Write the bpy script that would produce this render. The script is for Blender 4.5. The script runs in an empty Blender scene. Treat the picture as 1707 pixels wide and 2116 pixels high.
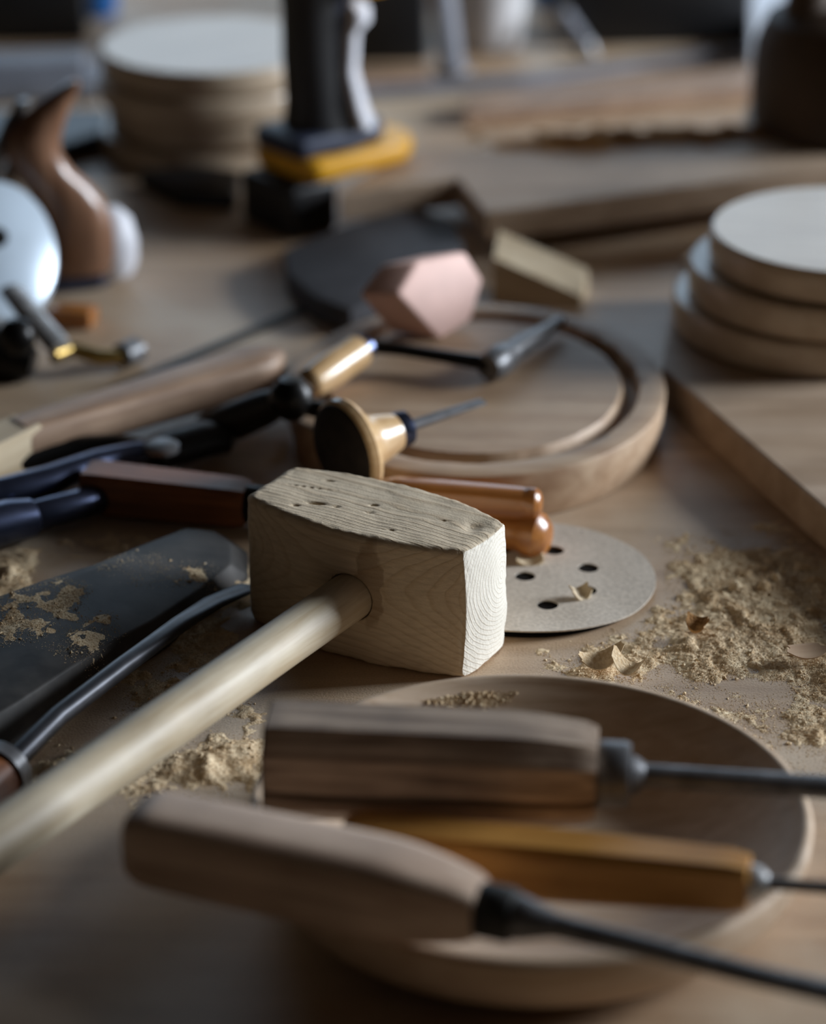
import bpy, bmesh, math, random
import numpy as np
from mathutils import Vector, Matrix, noise as mnoise

random.seed(7); np.random.seed(7)
S = bpy.context.scene
COL = S.collection

# ------------------------------------------------------------------ camera
IMG_W, IMG_H, FPX = 1707, 2116, 5700.0
PITCH, CAM_Z = math.radians(24.6), 0.58
cam = bpy.data.cameras.new('camera')
cam_o = bpy.data.objects.new('camera', cam); COL.objects.link(cam_o)
cam_o.location = (0, 0, CAM_Z)
cam_o.rotation_euler = (math.pi/2 - PITCH, 0, 0)
cam.sensor_fit = 'VERTICAL'; cam.sensor_height = 36.0
cam.lens = FPX/IMG_H*36.0
cam.clip_start = 0.01; cam.clip_end = 50
cam.dof.use_dof = True
cam.dof.focus_distance = 1.222
cam.dof.aperture_fstop = 3.9
S.camera = cam_o

# ------------------------------------------------------------------ world, light, exposure
S.view_settings.view_transform = 'Standard'
S.view_settings.look = 'None'
S.view_settings.gamma = 1.0
S.view_settings.use_curve_mapping = False
S.view_settings.exposure = -0.10

world = bpy.data.worlds.new('sky'); S.world = world
world.use_nodes = True
bgn = world.node_tree.nodes['Background']
bgn.inputs[0].default_value = (0.75, 0.86, 1.0, 1); bgn.inputs[1].default_value = 0.15

# room: bench top is z = 0, the floor 0.9 m below
ROOM = dict(x0=-2.6, x1=2.9, y0=-1.6, y1=3.3, z0=-0.9, z1=1.9)
WIN = dict(y0=1.45, y1=2.65, z0=0.42, z1=1.46)          # window in the right wall
WIN2 = dict(x0=-1.0, x1=1.0, z0=0.35, z1=1.05)          # window in the back wall

def area(name, loc, rot, sx, sy, power, col):
    l = bpy.data.lights.new(name, 'AREA'); l.shape = 'RECTANGLE'
    l.size, l.size_y, l.energy, l.color = sx, sy, power, col
    o = bpy.data.objects.new(name, l); COL.objects.link(o)
    o.location = loc; o.rotation_euler = rot
    return o
area('daylight_right_window', (ROOM['x1']+0.02, (WIN['y0']+WIN['y1'])/2, (WIN['z0']+WIN['z1'])/2),
     (0, math.pi/2, 0), WIN['z1']-WIN['z0'], WIN['y1']-WIN['y0'], 204, (0.83, 0.905, 1.0))
area('daylight_back_window', ((WIN2['x0']+WIN2['x1'])/2, ROOM['y1']+0.02, (WIN2['z0']+WIN2['z1'])/2),
     (-math.pi/2, 0, 0), WIN2['x1']-WIN2['x0'], WIN2['z1']-WIN2['z0'], 11, (0.58, 0.78, 1.0))

# ------------------------------------------------------------------ helpers
def at(x, y, z=0.0):
    """point of the place at height z seen at photograph pixel (x, y)"""
    u = (x-IMG_W/2)/FPX; v = -(y-IMG_H/2)/FPX
    d = Vector((u, math.cos(PITCH)+v*math.sin(PITCH), -math.sin(PITCH)+v*math.cos(PITCH)))
    return Vector((0, 0, CAM_Z)) + d*((z-CAM_Z)/d.z)

def finish(o, smooth=True, ang=0.6):
    if smooth:
        o.data.polygons.foreach_set('use_smooth', [True]*len(o.data.polygons))
        o.data.set_sharp_from_angle(angle=ang)
    return o

def mesh_obj(name, verts, faces, mat, parent=None, smooth=True, ang=0.6):
    me = bpy.data.meshes.new(name)
    me.from_pydata([tuple(v) for v in verts], [], faces); me.update()
    bm = bmesh.new(); bm.from_mesh(me)
    bmesh.ops.recalc_face_normals(bm, faces=bm.faces); bm.to_mesh(me); bm.free()
    o = bpy.data.objects.new(name, me); COL.objects.link(o)
    if mat: me.materials.append(mat)
    if parent: o.parent = parent
    return finish(o, smooth, ang)

def bm_obj(name, bm, mat, parent=None, smooth=True, ang=0.6):
    bmesh.ops.recalc_face_normals(bm, faces=bm.faces)
    me = bpy.data.meshes.new(name); bm.to_mesh(me); bm.free()
    o = bpy.data.objects.new(name, me); COL.objects.link(o)
    if mat: me.materials.append(mat)
    if parent: o.parent = parent
    return finish(o, smooth, ang)

def tag(o, label, cat, group=None):
    o['label'] = label; o['category'] = cat
    if group: o['group'] = group
    return o

def thing(name, label, cat, loc=(0, 0, 0), rz=0.0, mat=None, group=None):
    o = bpy.data.objects.new(name, None); COL.objects.link(o)
    o.empty_display_size = 0.02
    if mat is not None: o.matrix_world = mat
    else:
        o.location = loc; o.rotation_euler = (0, 0, rz)
    return tag(o, label, cat, group)

def stuff(o, label, cat):
    o['kind'] = 'stuff'; return tag(o, label, cat)

def frame(a, b, up=(0, 0, 1)):
    """matrix with origin a, x axis towards b, z as near up as possible"""
    a, b = Vector(a), Vector(b); x = (b-a).normalized()
    y = Vector(up).cross(x).normalized(); z = x.cross(y)
    m = Matrix((x, y, z)).transposed().to_4x4(); m.translation = a
    return m

def loft(sections, caps=True, closed=False):
    n = len(sections[0]); verts = [p for s in sections for p in s]; faces = []
    k = len(sections)
    for i in range(k if closed else k-1):
        for j in range(n):
            a = i*n+j; b = i*n+(j+1) % n; c = ((i+1) % k)*n+(j+1) % n; d = ((i+1) % k)*n+j
            faces.append((a, b, c, d))
    if caps and not closed:
        faces.append(tuple(reversed(range(n)))); faces.append(tuple(range((k-1)*n, k*n)))
    return verts, faces

def supersec(x, hw, hh, n=24, e=2.0, cy=0.0, cz=0.0, ph=0.0):
    out = []
    for j in range(n):
        t = 2*math.pi*j/n+ph; c, s = math.cos(t), math.sin(t)
        out.append((x, cy+hw*math.copysign(abs(c)**(2/e), c), cz+hh*math.copysign(abs(s)**(2/e), s)))
    return out

def octsec(x, hw, hh, ch, cy=0.0, cz=0.0):
    """rectangle with chamfered corners in the yz plane"""
    p = [(hw, -hh+ch), (hw, hh-ch), (hw-ch, hh), (-hw+ch, hh), (-hw, hh-ch), (-hw, -hh+ch), (-hw+ch, -hh), (hw-ch, -hh)]
    return [(x, cy+a, cz+b) for a, b in p]

def tube(path, radii, n=16):
    path = [Vector(p) for p in path]; secs = []
    prev = None
    for i, p in enumerate(path):
        t = (path[min(i+1, len(path)-1)]-path[max(i-1, 0)]).normalized()
        if prev is None:
            u = t.cross(Vector((0, 0, 1)))
            if u.length < 1e-3: u = t.cross(Vector((0, 1, 0)))
        else: u = prev - t*prev.dot(t)
        u.normalize(); prev = u; w = t.cross(u)
        r = radii[i] if isinstance(radii, (list, tuple)) else radii
        ra, rb = r if isinstance(r, (list, tuple)) else (r, r)
        secs.append([p+u*(ra*math.cos(2*math.pi*j/n))+w*(rb*math.sin(2*math.pi*j/n)) for j in range(n)])
    return loft(secs)

def lathe(profile, n=64, sx=1.0, sy=1.0, wob=None):
    """profile of (r, z) turned about z; r = 0 ends become caps"""
    verts, faces, rings = [], [], []
    for r, z in profile:
        if r < 1e-6:
            rings.append([len(verts)]); verts.append((0, 0, z))
        else:
            ring = []
            for j in range(n):
                t = 2*math.pi*j/n; rr = r*(1+(wob(t, r, z) if wob else 0))
                ring.append(len(verts)); verts.append((rr*sx*math.cos(t), rr*sy*math.sin(t), z))
            rings.append(ring)
    for a, b in zip(rings, rings[1:]):
        for j in range(n):
            k = (j+1) % n
            if len(a) == 1 and len(b) == 1: continue
            if len(a) == 1: faces.append((a[0], b[j], b[k]))
            elif len(b) == 1: faces.append((a[j], a[k], b[0]))
            else: faces.append((a[j], a[k], b[k], b[j]))
    return verts, faces

def bevelled(bm, off, seg=2, angle=0.4):
    es = [e for e in bm.edges if len(e.link_faces) == 2 and e.calc_face_angle(0) > angle]
    if off > 0: bmesh.ops.bevel(bm, geom=es, offset=off, segments=seg, affect='EDGES', profile=0.5, clamp_overlap=True)
    return bm

def prism_bm(pts, z0, z1, bev=0.001, seg=2):
    bm = bmesh.new()
    lo = [bm.verts.new((p[0], p[1], z0)) for p in pts]; hi = [bm.verts.new((p[0], p[1], z1)) for p in pts]
    n = len(pts)
    bm.faces.new(list(reversed(lo))); bm.faces.new(hi)
    for i in range(n): bm.faces.new((lo[i], lo[(i+1) % n], hi[(i+1) % n], hi[i]))
    bmesh.ops.recalc_face_normals(bm, faces=bm.faces)
    return bevelled(bm, bev, seg)

def box_bm(x0, x1, y0, y1, z0, z1, bev=0.001, seg=2):
    return prism_bm([(x0, y0), (x1, y0), (x1, y1), (x0, y1)], z0, z1, bev, seg)

# ------------------------------------------------------------------ materials
def new_mat(name):
    m = bpy.data.materials.new(name); m.use_nodes = True
    nt = m.node_tree; return m, nt, nt.nodes, nt.links, nt.nodes['Principled BSDF']

def s2l(c):
    return tuple(((v/12.92) if v <= .04045 else ((v+.055)/1.055)**2.4) for v in (x/255 for x in c)) + (1,)

def ramp(N, stops):
    r = N.new('ShaderNodeValToRGB'); e = r.color_ramp.elements
    e[0].position, e[0].color = stops[0]; e[1].position, e[1].color = stops[-1]
    for p, c in stops[1:-1]:
        k = e.new(p); k.color = c
    return r

def wood(name, light, dark, scale=90.0, stretch=0.06, rough=0.6, bump=0.15, spec=0.35, blotch=0.25, axis=0, grime=None):
    """straight grained wood, grain along the local axis given"""
    m, nt, N, L, P = new_mat(name)
    tc = N.new('ShaderNodeTexCoord'); mp = N.new('ShaderNodeMapping')
    sc = [scale]*3; sc[axis] = scale*stretch; mp.inputs['Scale'].default_value = sc
    L.new(tc.outputs['Object'], mp.inputs['Vector'])
    n1 = N.new('ShaderNodeTexNoise'); n1.inputs['Scale'].default_value = 1.6
    n1.inputs['Detail'].default_value = 6; n1.inputs['Roughness'].default_value = 0.6; n1.inputs['Distortion'].default_value = 0.4
    L.new(mp.outputs[0], n1.inputs['Vector'])
    n2 = N.new('ShaderNodeTexNoise'); n2.inputs['Scale'].default_value = 28; n2.inputs['Detail'].default_value = 3
    L.new(tc.outputs['Object'], n2.inputs['Vector'])
    r = ramp(N, [(0.32, s2l(dark)), (0.68, s2l(light))]); L.new(n1.outputs['Fac'], r.inputs[0])
    mx = N.new('ShaderNodeMix'); mx.data_type = 'RGBA'; mx.blend_type = 'MULTIPLY'; mx.inputs[0].default_value = blotch
    r2 = ramp(N, [(0.3, (0.35, 0.32, 0.3, 1)), (0.65, (1, 1, 1, 1))]); L.new(n2.outputs['Fac'], r2.inputs[0])
    L.new(r.outputs[0], mx.inputs[6]); L.new(r2.outputs[0], mx.inputs[7])
    L.new(mx.outputs[2], P.inputs['Base Color'])
    P.inputs['Roughness'].default_value = rough; P.inputs['Specular IOR Level'].default_value = spec
    b = N.new('ShaderNodeBump'); b.inputs['Strength'].default_value = bump; b.inputs['Distance'].default_value = 0.0006
    L.new(n1.outputs['Fac'], b.inputs['Height']); L.new(b.outputs[0], P.inputs['Normal'])
    return m

def plain(name, col, rough=0.5, metal=0.0, spec=0.5, mott=0.25, scale=60, bump=0.0):
    m, nt, N, L, P = new_mat(name)
    tc = N.new('ShaderNodeTexCoord'); n = N.new('ShaderNodeTexNoise')
    n.inputs['Scale'].default_value = scale; n.inputs['Detail'].default_value = 4
    L.new(tc.outputs['Object'], n.inputs['Vector'])
    c = s2l(col); lo = tuple(v*(1-mott) for v in c[:3])+(1,)
    r = ramp(N, [(0.35, lo), (0.65, c)]); L.new(n.outputs['Fac'], r.inputs[0])
    L.new(r.outputs[0], P.inputs['Base Color'])
    P.inputs['Roughness'].default_value = rough; P.inputs['Metallic'].default_value = metal
    P.inputs['Specular IOR Level'].default_value = spec
    if bump:
        b = N.new('ShaderNodeBump'); b.inputs['Strength'].default_value = bump; b.inputs['Distance'].default_value = 0.0005
        L.new(n.outputs['Fac'], b.inputs['Height']); L.new(b.outputs[0], P.inputs['Normal'])
    return m

def bench_material():
    m, nt, N, L, P = new_mat('bench_top_wood')
    tc = N.new('ShaderNodeTexCoord'); mp = N.new('ShaderNodeMapping')
    mp.inputs['Rotation'].default_value = (0, 0, math.radians(-24)); mp.inputs['Scale'].default_value = (4, 60, 60)
    L.new(tc.outputs['Object'], mp.inputs['Vector'])
    g = N.new('ShaderNodeTexNoise'); g.inputs['Scale'].default_value = 1.3; g.inputs['Detail'].default_value = 6
    L.new(mp.outputs[0], g.inputs['Vector'])
    f = N.new('ShaderNodeTexNoise'); f.inputs['Scale'].default_value = 900; f.inputs['Detail'].default_value = 2
    L.new(tc.outputs['Object'], f.inputs['Vector'])
    d = N.new('ShaderNodeTexNoise'); d.inputs['Scale'].default_value = 9; d.inputs['Detail'].default_value = 5
    L.new(tc.outputs['Object'], d.inputs['Vector'])
    r = ramp(N, [(0.3, s2l((168, 138, 108))), (0.7, s2l((198, 168, 136)))]); L.new(g.outputs['Fac'], r.inputs[0])
    rd = ramp(N, [(0.42, (0, 0, 0, 1)), (0.62, (1, 1, 1, 1))]); L.new(d.outputs['Fac'], rd.inputs[0])
    mx = N.new('ShaderNodeMix'); mx.data_type = 'RGBA'
    ml = N.new('ShaderNodeMath'); ml.operation = 'MULTIPLY'; ml.inputs[1].default_value = 0.6
    L.new(rd.outputs[0], ml.inputs[0]); L.new(ml.outputs[0], mx.inputs[0])
    L.new(r.outputs[0], mx.inputs[6]); mx.inputs[7].default_value = s2l((222, 206, 182))
    mu = N.new('ShaderNodeMix'); mu.data_type = 'RGBA'; mu.blend_type = 'MULTIPLY'; mu.inputs[0].default_value = 0.5
    rf = ramp(N, [(0.3, (0.68, 0.64, 0.6, 1)), (0.55, (1, 1, 1, 1))]); L.new(f.outputs['Fac'], rf.inputs[0])
    L.new(mx.outputs[2], mu.inputs[6]); L.new(rf.outputs[0], mu.inputs[7])
    L.new(mu.outputs[2], P.inputs['Base Color'])
    P.inputs['Roughness'].default_value = 0.48; P.inputs['Specular IOR Level'].default_value = 0.5
    ad = N.new('ShaderNodeMath'); ad.operation = 'ADD'
    L.new(f.outputs['Fac'], ad.inputs[0]); L.new(g.outputs['Fac'], ad.inputs[1])
    b = N.new('ShaderNodeBump'); b.inputs['Strength'].default_value = 0.35; b.inputs['Distance'].default_value = 0.0005
    L.new(ad.outputs[0], b.inputs['Height']); L.new(b.outputs[0], P.inputs['Normal'])
    return m

def dust_material(name, light, dark):
    m, nt, N, L, P = new_mat(name)
    tc = N.new('ShaderNodeTexCoord')
    f = N.new('ShaderNodeTexNoise'); f.inputs['Scale'].default_value = 700; f.inputs['Detail'].default_value = 3
    L.new(tc.outputs['Object'], f.inputs['Vector'])
    c = N.new('ShaderNodeTexNoise'); c.inputs['Scale'].default_value = 70; c.inputs['Detail'].default_value = 3
    L.new(tc.outputs['Object'], c.inputs['Vector'])
    ad = N.new('ShaderNodeMath'); ad.operation = 'MULTIPLY_ADD'; ad.inputs[1].default_value = 0.5
    L.new(c.outputs['Fac'], ad.inputs[0])
    mh = N.new('ShaderNodeMath'); mh.operation = 'MULTIPLY'; mh.inputs[1].default_value = 0.5
    L.new(f.outputs['Fac'], mh.inputs[0]); L.new(mh.outputs[0], ad.inputs[2])
    r = ramp(N, [(0.38, s2l(dark)), (0.6, s2l(light))]); L.new(ad.outputs[0], r.inputs[0])
    L.new(r.outputs[0], P.inputs['Base Color'])
    P.inputs['Roughness'].default_value = 0.95; P.inputs['Specular IOR Level'].default_value = 0.1
    b = N.new('ShaderNodeBump'); b.inputs['Strength'].default_value = 0.6; b.inputs['Distance'].default_value = 0.0008
    L.new(f.outputs['Fac'], b.inputs['Height']); L.new(b.outputs[0], P.inputs['Normal'])
    return m

def mallet_material():
    """softwood with growth rings about a pith line running along the local x axis"""
    m, nt, N, L, P = new_mat('mallet_softwood')
    tc = N.new('ShaderNodeTexCoord')
    mp = N.new('ShaderNodeMapping'); mp.inputs['Location'].default_value = (0, -0.013, -0.042)
    mp.inputs['Scale'].default_value = (0.05, 1, 1); L.new(tc.outputs['Object'], mp.inputs['Vector'])
    nz = N.new('ShaderNodeTexNoise'); nz.inputs['Scale'].default_value = 60; nz.inputs['Detail'].default_value = 3
    L.new(mp.outputs[0], nz.inputs['Vector'])
    off = N.new('ShaderNodeVectorMath'); off.operation = 'MULTIPLY_ADD'
    L.new(nz.outputs['Color'], off.inputs[0]); off.inputs[1].default_value = (0.0, 0.0035, 0.0035)
    L.new(mp.outputs[0], off.inputs[2])
    sp = N.new('ShaderNodeSeparateXYZ'); L.new(off.outputs[0], sp.inputs[0])
    cb = N.new('ShaderNodeCombineXYZ'); L.new(sp.outputs[1], cb.inputs[1]); L.new(sp.outputs[2], cb.inputs[2])
    ln = N.new('ShaderNodeVectorMath'); ln.operation = 'LENGTH'; L.new(cb.outputs[0], ln.inputs[0])
    fr = N.new('ShaderNodeMath'); fr.operation = 'MULTIPLY'; fr.inputs[1].default_value = 1/0.0022
    L.new(ln.outputs['Value'], fr.inputs[0])
    md = N.new('ShaderNodeMath'); md.operation = 'FRACT'; L.new(fr.outputs[0], md.inputs[0])
    rr = ramp(N, [(0.0, (0, 0, 0, 1)), (0.55, (0.12, 0.12, 0.12, 1)), (0.86, (1, 1, 1, 1)), (1.0, (0, 0, 0, 1))])
    L.new(md.outputs[0], rr.inputs[0])
    # long fibre grain
    mp2 = N.new('ShaderNodeMapping'); mp2.inputs['Scale'].default_value = (18, 420, 420)
    L.new(tc.outputs['Object'], mp2.inputs['Vector'])
    fb = N.new('ShaderNodeTexNoise'); fb.inputs['Scale'].default_value = 1.5; fb.inputs['Detail'].default_value = 4
    L.new(mp2.outputs[0], fb.inputs['Vector'])
    base = N.new('ShaderNodeMix'); base.data_type = 'RGBA'
    base.inputs[6].default_value = s2l((222, 204, 176)); base.inputs[7].default_value = s2l((190, 160, 120))
    mq = N.new('ShaderNodeMath'); mq.operation = 'MULTIPLY'; mq.inputs[1].default_value = 0.38
    L.new(rr.outputs[0], mq.inputs[0]); L.new(mq.outputs[0], base.inputs[0])
    fm = N.new('ShaderNodeMix'); fm.data_type = 'RGBA'; fm.blend_type = 'MULTIPLY'; fm.inputs[0].default_value = 0.35
    fr2 = ramp(N, [(0.3, (0.6, 0.55, 0.5, 1)), (0.6, (1, 1, 1, 1))]); L.new(fb.outputs['Fac'], fr2.inputs[0])
    L.new(base.outputs[2], fm.inputs[6]); L.new(fr2.outputs[0], fm.inputs[7])
    # bleached, freshly cut end grain (local +-x faces)
    geo = N.new('ShaderNodeTexCoord'); sn = N.new('ShaderNodeSeparateXYZ'); L.new(geo.outputs['Normal'], sn.inputs[0])
    ab = N.new('ShaderNodeMath'); ab.operation = 'ABSOLUTE'; L.new(sn.outputs[0], ab.inputs[0])
    re = ramp(N, [(0.55, (0, 0, 0, 1)), (0.85, (1, 1, 1, 1))]); L.new(ab.outputs[0], re.inputs[0])
    endc = N.new('ShaderNodeMix'); endc.data_type = 'RGBA'
    endc.inputs[6].default_value = s2l((236, 230, 216)); endc.inputs[7].default_value = s2l((214, 202, 180))
    mq2 = N.new('ShaderNodeMath'); mq2.operation = 'MULTIPLY'; mq2.inputs[1].default_value = 0.5
    L.new(rr.outputs[0], mq2.inputs[0]); L.new(mq2.outputs[0], endc.inputs[0])
    mxe = N.new('ShaderNodeMix'); mxe.data_type = 'RGBA'; L.new(re.outputs[0], mxe.inputs[0])
    L.new(fm.outputs[2], mxe.inputs[6]); L.new(endc.outputs[2], mxe.inputs[7])
    # glue stain running down beside the handle hole on the -y face
    st = N.new('ShaderNodeMapping'); st.inputs['Location'].default_value = (-0.0225*46, 0, -0.046*15)
    st.inputs['Scale'].default_value = (46, 1, 15)
    nst = N.new('ShaderNodeTexNoise'); nst.inputs['Scale'].default_value = 120; nst.inputs['Detail'].default_value = 2
    L.new(tc.outputs['Object'], nst.inputs['Vector'])
    dst = N.new('ShaderNodeVectorMath'); dst.operation = 'MULTIPLY_ADD'; dst.inputs[1].default_value = (0.012, 0, 0.012)
    L.new(nst.outputs['Color'], dst.inputs[0]); L.new(tc.outputs['Object'], dst.inputs[2])
    L.new(dst.outputs[0], st.inputs['Vector'])
    ss = N.new('ShaderNodeSeparateXYZ'); L.new(st.outputs[0], ss.inputs[0])
    cs = N.new('ShaderNodeCombineXYZ'); L.new(ss.outputs[0], cs.inputs[0]); L.new(ss.outputs[2], cs.inputs[2])
    le = N.new('ShaderNodeVectorMath'); le.operation = 'LENGTH'; L.new(cs.outputs[0], le.inputs[0])
    rs = ramp(N, [(0.30, (1, 1, 1, 1)), (0.36, (0, 0, 0, 1))]); L.new(le.outputs['Value'], rs.inputs[0])
    ny = N.new('ShaderNodeMath'); ny.operation = 'LESS_THAN'; ny.inputs[1].default_value = -0.6; L.new(sn.outputs[1], ny.inputs[0])
    ms = N.new('ShaderNodeMath'); ms.operation = 'MULTIPLY'; L.new(rs.outputs[0], ms.inputs[0]); L.new(ny.outputs[0], ms.inputs[1])
    ms2 = N.new('ShaderNodeMath'); ms2.operation = 'MULTIPLY'; ms2.inputs[1].default_value = 0.45; L.new(ms.outputs[0], ms2.inputs[0])
    fin = N.new('ShaderNodeMix'); fin.data_type = 'RGBA'; L.new(ms2.outputs[0], fin.inputs[0])
    L.new(mxe.outputs[2], fin.inputs[6]); fin.inputs[7].default_value = s2l((120, 84, 46))
    L.new(fin.outputs[2], P.inputs['Base Color'])
    P.inputs['Roughness'].default_value = 0.72; P.inputs['Specular IOR Level'].default_value = 0.25
    # relief: ring ridges, fibres, fine saw fuzz
    fz = N.new('ShaderNodeTexNoise'); fz.inputs['Scale'].default_value = 1100; fz.inputs['Detail'].default_value = 2
    L.new(tc.outputs['Object'], fz.inputs['Vector'])
    a1 = N.new('ShaderNodeMath'); a1.operation = 'MULTIPLY_ADD'; a1.inputs[1].default_value = 0.45
    L.new(rr.outputs[0], a1.inputs[0]); L.new(fb.outputs['Fac'], a1.inputs[2])
    a2 = N.new('ShaderNodeMath'); a2.operation = 'MULTIPLY_ADD'; a2.inputs[1].default_value = 0.5
    L.new(fz.outputs['Fac'], a2.inputs[0]); L.new(a1.outputs[0], a2.inputs[2])
    b = N.new('ShaderNodeBump'); b.inputs['Strength'].default_value = 0.42; b.inputs['Distance'].default_value = 0.0006
    L.new(a2.outputs[0], b.inputs['Height']); L.new(b.outputs[0], P.inputs['Normal'])
    return m

M = {}
M['bench'] = bench_material()
M['mallet'] = mallet_material()
M['mallet_handle'] = wood('mallet_handle_wood', (222, 204, 172), (192, 164, 124), 160, 0.05, 0.5, 0.2, 0.4, 0.35)
M['dish'] = wood('dish_beech', (216, 192, 166), (194, 166, 136), 120, 0.1, 0.55, 0.12, 0.35, 0.15)
M['disc_wood'] = wood('blank_disc_maple', (206, 188, 164), (186, 164, 138), 60, 0.06, 0.33, 0.04, 0.75, 0.12)
M['oval'] = wood('oval_blank_wood', (204, 176, 146), (172, 140, 110), 60, 0.07, 0.55, 0.15, 0.4, 0.3)
M['board'] = wood('board_wood', (196, 172, 148), (168, 142, 116), 40, 0.06, 0.6, 0.12, 0.35, 0.25)
M['old_wood'] = wood('weathered_handle_wood', (198, 174, 150), (112, 90, 72), 150, 0.05, 0.55, 0.5, 0.4, 0.6)
M['ochre_wood'] = wood('ochre_handle_wood', (206, 152, 78), (170, 114, 50), 120, 0.06, 0.42, 0.15, 0.5, 0.35)
M['brown_wood'] = wood('brown_handle_wood', (196, 166, 140), (152, 120, 96), 140, 0.06, 0.5, 0.25, 0.45, 0.45)
M['red_wood'] = wood('red_brown_handle_wood', (150, 92, 52), (104, 58, 30), 120, 0.06, 0.45, 0.15, 0.45, 0.4)
M['amber_wood'] = wood('amber_varnished_wood', (192, 128, 68), (150, 90, 44), 100, 0.06, 0.25, 0.05, 0.6, 0.3)
M['pale_handle'] = wood('pale_varnished_wood', (226, 192, 146), (196, 156, 108), 100, 0.06, 0.25, 0.05, 0.6, 0.25)
M['tote_wood'] = wood('plane_tote_wood', (158, 118, 92), (112, 78, 58), 90, 0.08, 0.28, 0.05, 0.6, 0.3, axis=2)
M['pale_stick'] = wood('pale_stick_wood', (232, 214, 182), (206, 182, 146), 90, 0.06, 0.55, 0.1, 0.4, 0.2)
M['pink'] = plain('pink_stained_wood', (246, 204, 190), 0.6, 0, 0.4, 0.12, 45, 0.2)
M['steel'] = plain('dull_steel', (190, 190, 190), 0.36, 0.4, 0.5, 0.35, 120)
M['dark_steel'] = plain('dark_steel', (128, 128, 130), 0.42, 0.35, 0.5, 0.4, 120)
M['black_steel'] = plain('black_steel', (30, 29, 28), 0.35, 0.6, 0.5, 0.3, 120)
M['blued_steel'] = plain('blued_steel', (84, 92, 118), 0.28, 0.9, 0.5, 0.3, 60)
M['blade_steel'] = plain('tarnished_steel', (70, 71, 76), 0.4, 0.6, 0.5, 0.4, 90)
M['rule'] = plain('oxidised_rule_steel', (58, 58, 56), 0.6, 0.1, 0.4, 0.3, 90)
M['grey_steel'] = plain('grey_worn_steel', (122, 122, 124), 0.4, 0.35, 0.5, 0.4, 110)
M['forged'] = plain('forged_iron', (72, 68, 64), 0.62, 0.2, 0.4, 0.7, 45, 0.8)
M['stone'] = plain('dark_grey_stone', (84, 84, 88), 0.8, 0, 0.3, 0.25, 40, 0.1)
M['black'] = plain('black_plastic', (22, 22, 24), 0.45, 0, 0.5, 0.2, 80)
M['rubber'] = plain('slate_rubber', (52, 60, 82), 0.55, 0, 0.5, 0.2, 80)
M['yellow'] = plain('yellow_plastic', (246, 180, 36), 0.4, 0, 0.5, 0.08, 80)
M['pale_plastic'] = plain('pale_grey_plastic', (226, 226, 232), 0.45, 0, 0.5, 0.08, 80)
M['cap_metal'] = plain('pale_blue_enamel', (206, 222, 236), 0.25, 0.15, 0.6, 0.1, 50)
M['brass'] = plain('brass', (190, 160, 96), 0.35, 1.0, 0.5, 0.25, 80)
M['felt'] = plain('dark_felt', (30, 26, 22), 0.95, 0, 0.1, 0.3, 300)
M['paper'] = plain('sanding_paper', (214, 202, 186), 0.85, 0, 0.2, 0.2, 500, 0.4)
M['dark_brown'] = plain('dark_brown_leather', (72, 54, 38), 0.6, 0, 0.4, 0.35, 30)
M['canvas'] = plain('pale_canvas', (216, 214, 214), 0.8, 0, 0.2, 0.2, 30)
M['grey_board'] = plain('grey_painted_board', (128, 130, 138), 0.6, 0, 0.35, 0.3, 24)
M['blue'] = plain('blue_plastic', (30, 100, 170), 0.4, 0, 0.5, 0.15, 30)
M['teal'] = plain('teal_plastic', (50, 110, 130), 0.4, 0, 0.5, 0.15, 30)
M['white'] = plain('white_plastic', (226, 230, 238), 0.5, 0, 0.4, 0.08, 30)
M['dust'] = dust_material('pale_sawdust', (238, 218, 184), (206, 176, 136))
M['dust_brown'] = dust_material('brown_sawdust', (190, 148, 100), (128, 90, 54))
M['wall'] = plain('workshop_wall', (56, 46, 37), 0.9, 0, 0.2, 0.2, 4)
M['floor'] = wood('workshop_floor', (74, 58, 44), (52, 40, 30), 12, 0.08, 0.7, 0.1, 0.3, 0.3)
M['frame'] = plain('window_frame_paint', (190, 186, 178), 0.5, 0, 0.4, 0.1, 20)
M['hole'] = plain('dark_butt_tone', (52, 44, 38), 0.8, 0, 0.2, 0.4, 90)  # dark tone for handle butts; on the palm gouge it stands for shade

# ------------------------------------------------------------------ the room
def struct(name, bm, mat, parent=None):
    o = bm_obj(name, bm, mat, parent, smooth=False)
    if not parent: o['kind'] = 'structure'
    return o
R = ROOM; T = 0.12
struct('floor', box_bm(R['x0'], R['x1'], R['y0'], R['y1'], R['z0']-T, R['z0'], 0), M['floor'])
struct('ceiling', box_bm(R['x0'], R['x1'], R['y0'], R['y1'], R['z1'], R['z1']+T, 0), M['wall'])
struct('wall_left', box_bm(R['x0']-T, R['x0'], R['y0'], R['y1'], R['z0'], R['z1'], 0), M['wall'])
struct('wall_front', box_bm(R['x0'], R['x1'], R['y0']-T, R['y0'], R['z0'], R['z1'], 0), M['wall'])

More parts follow.
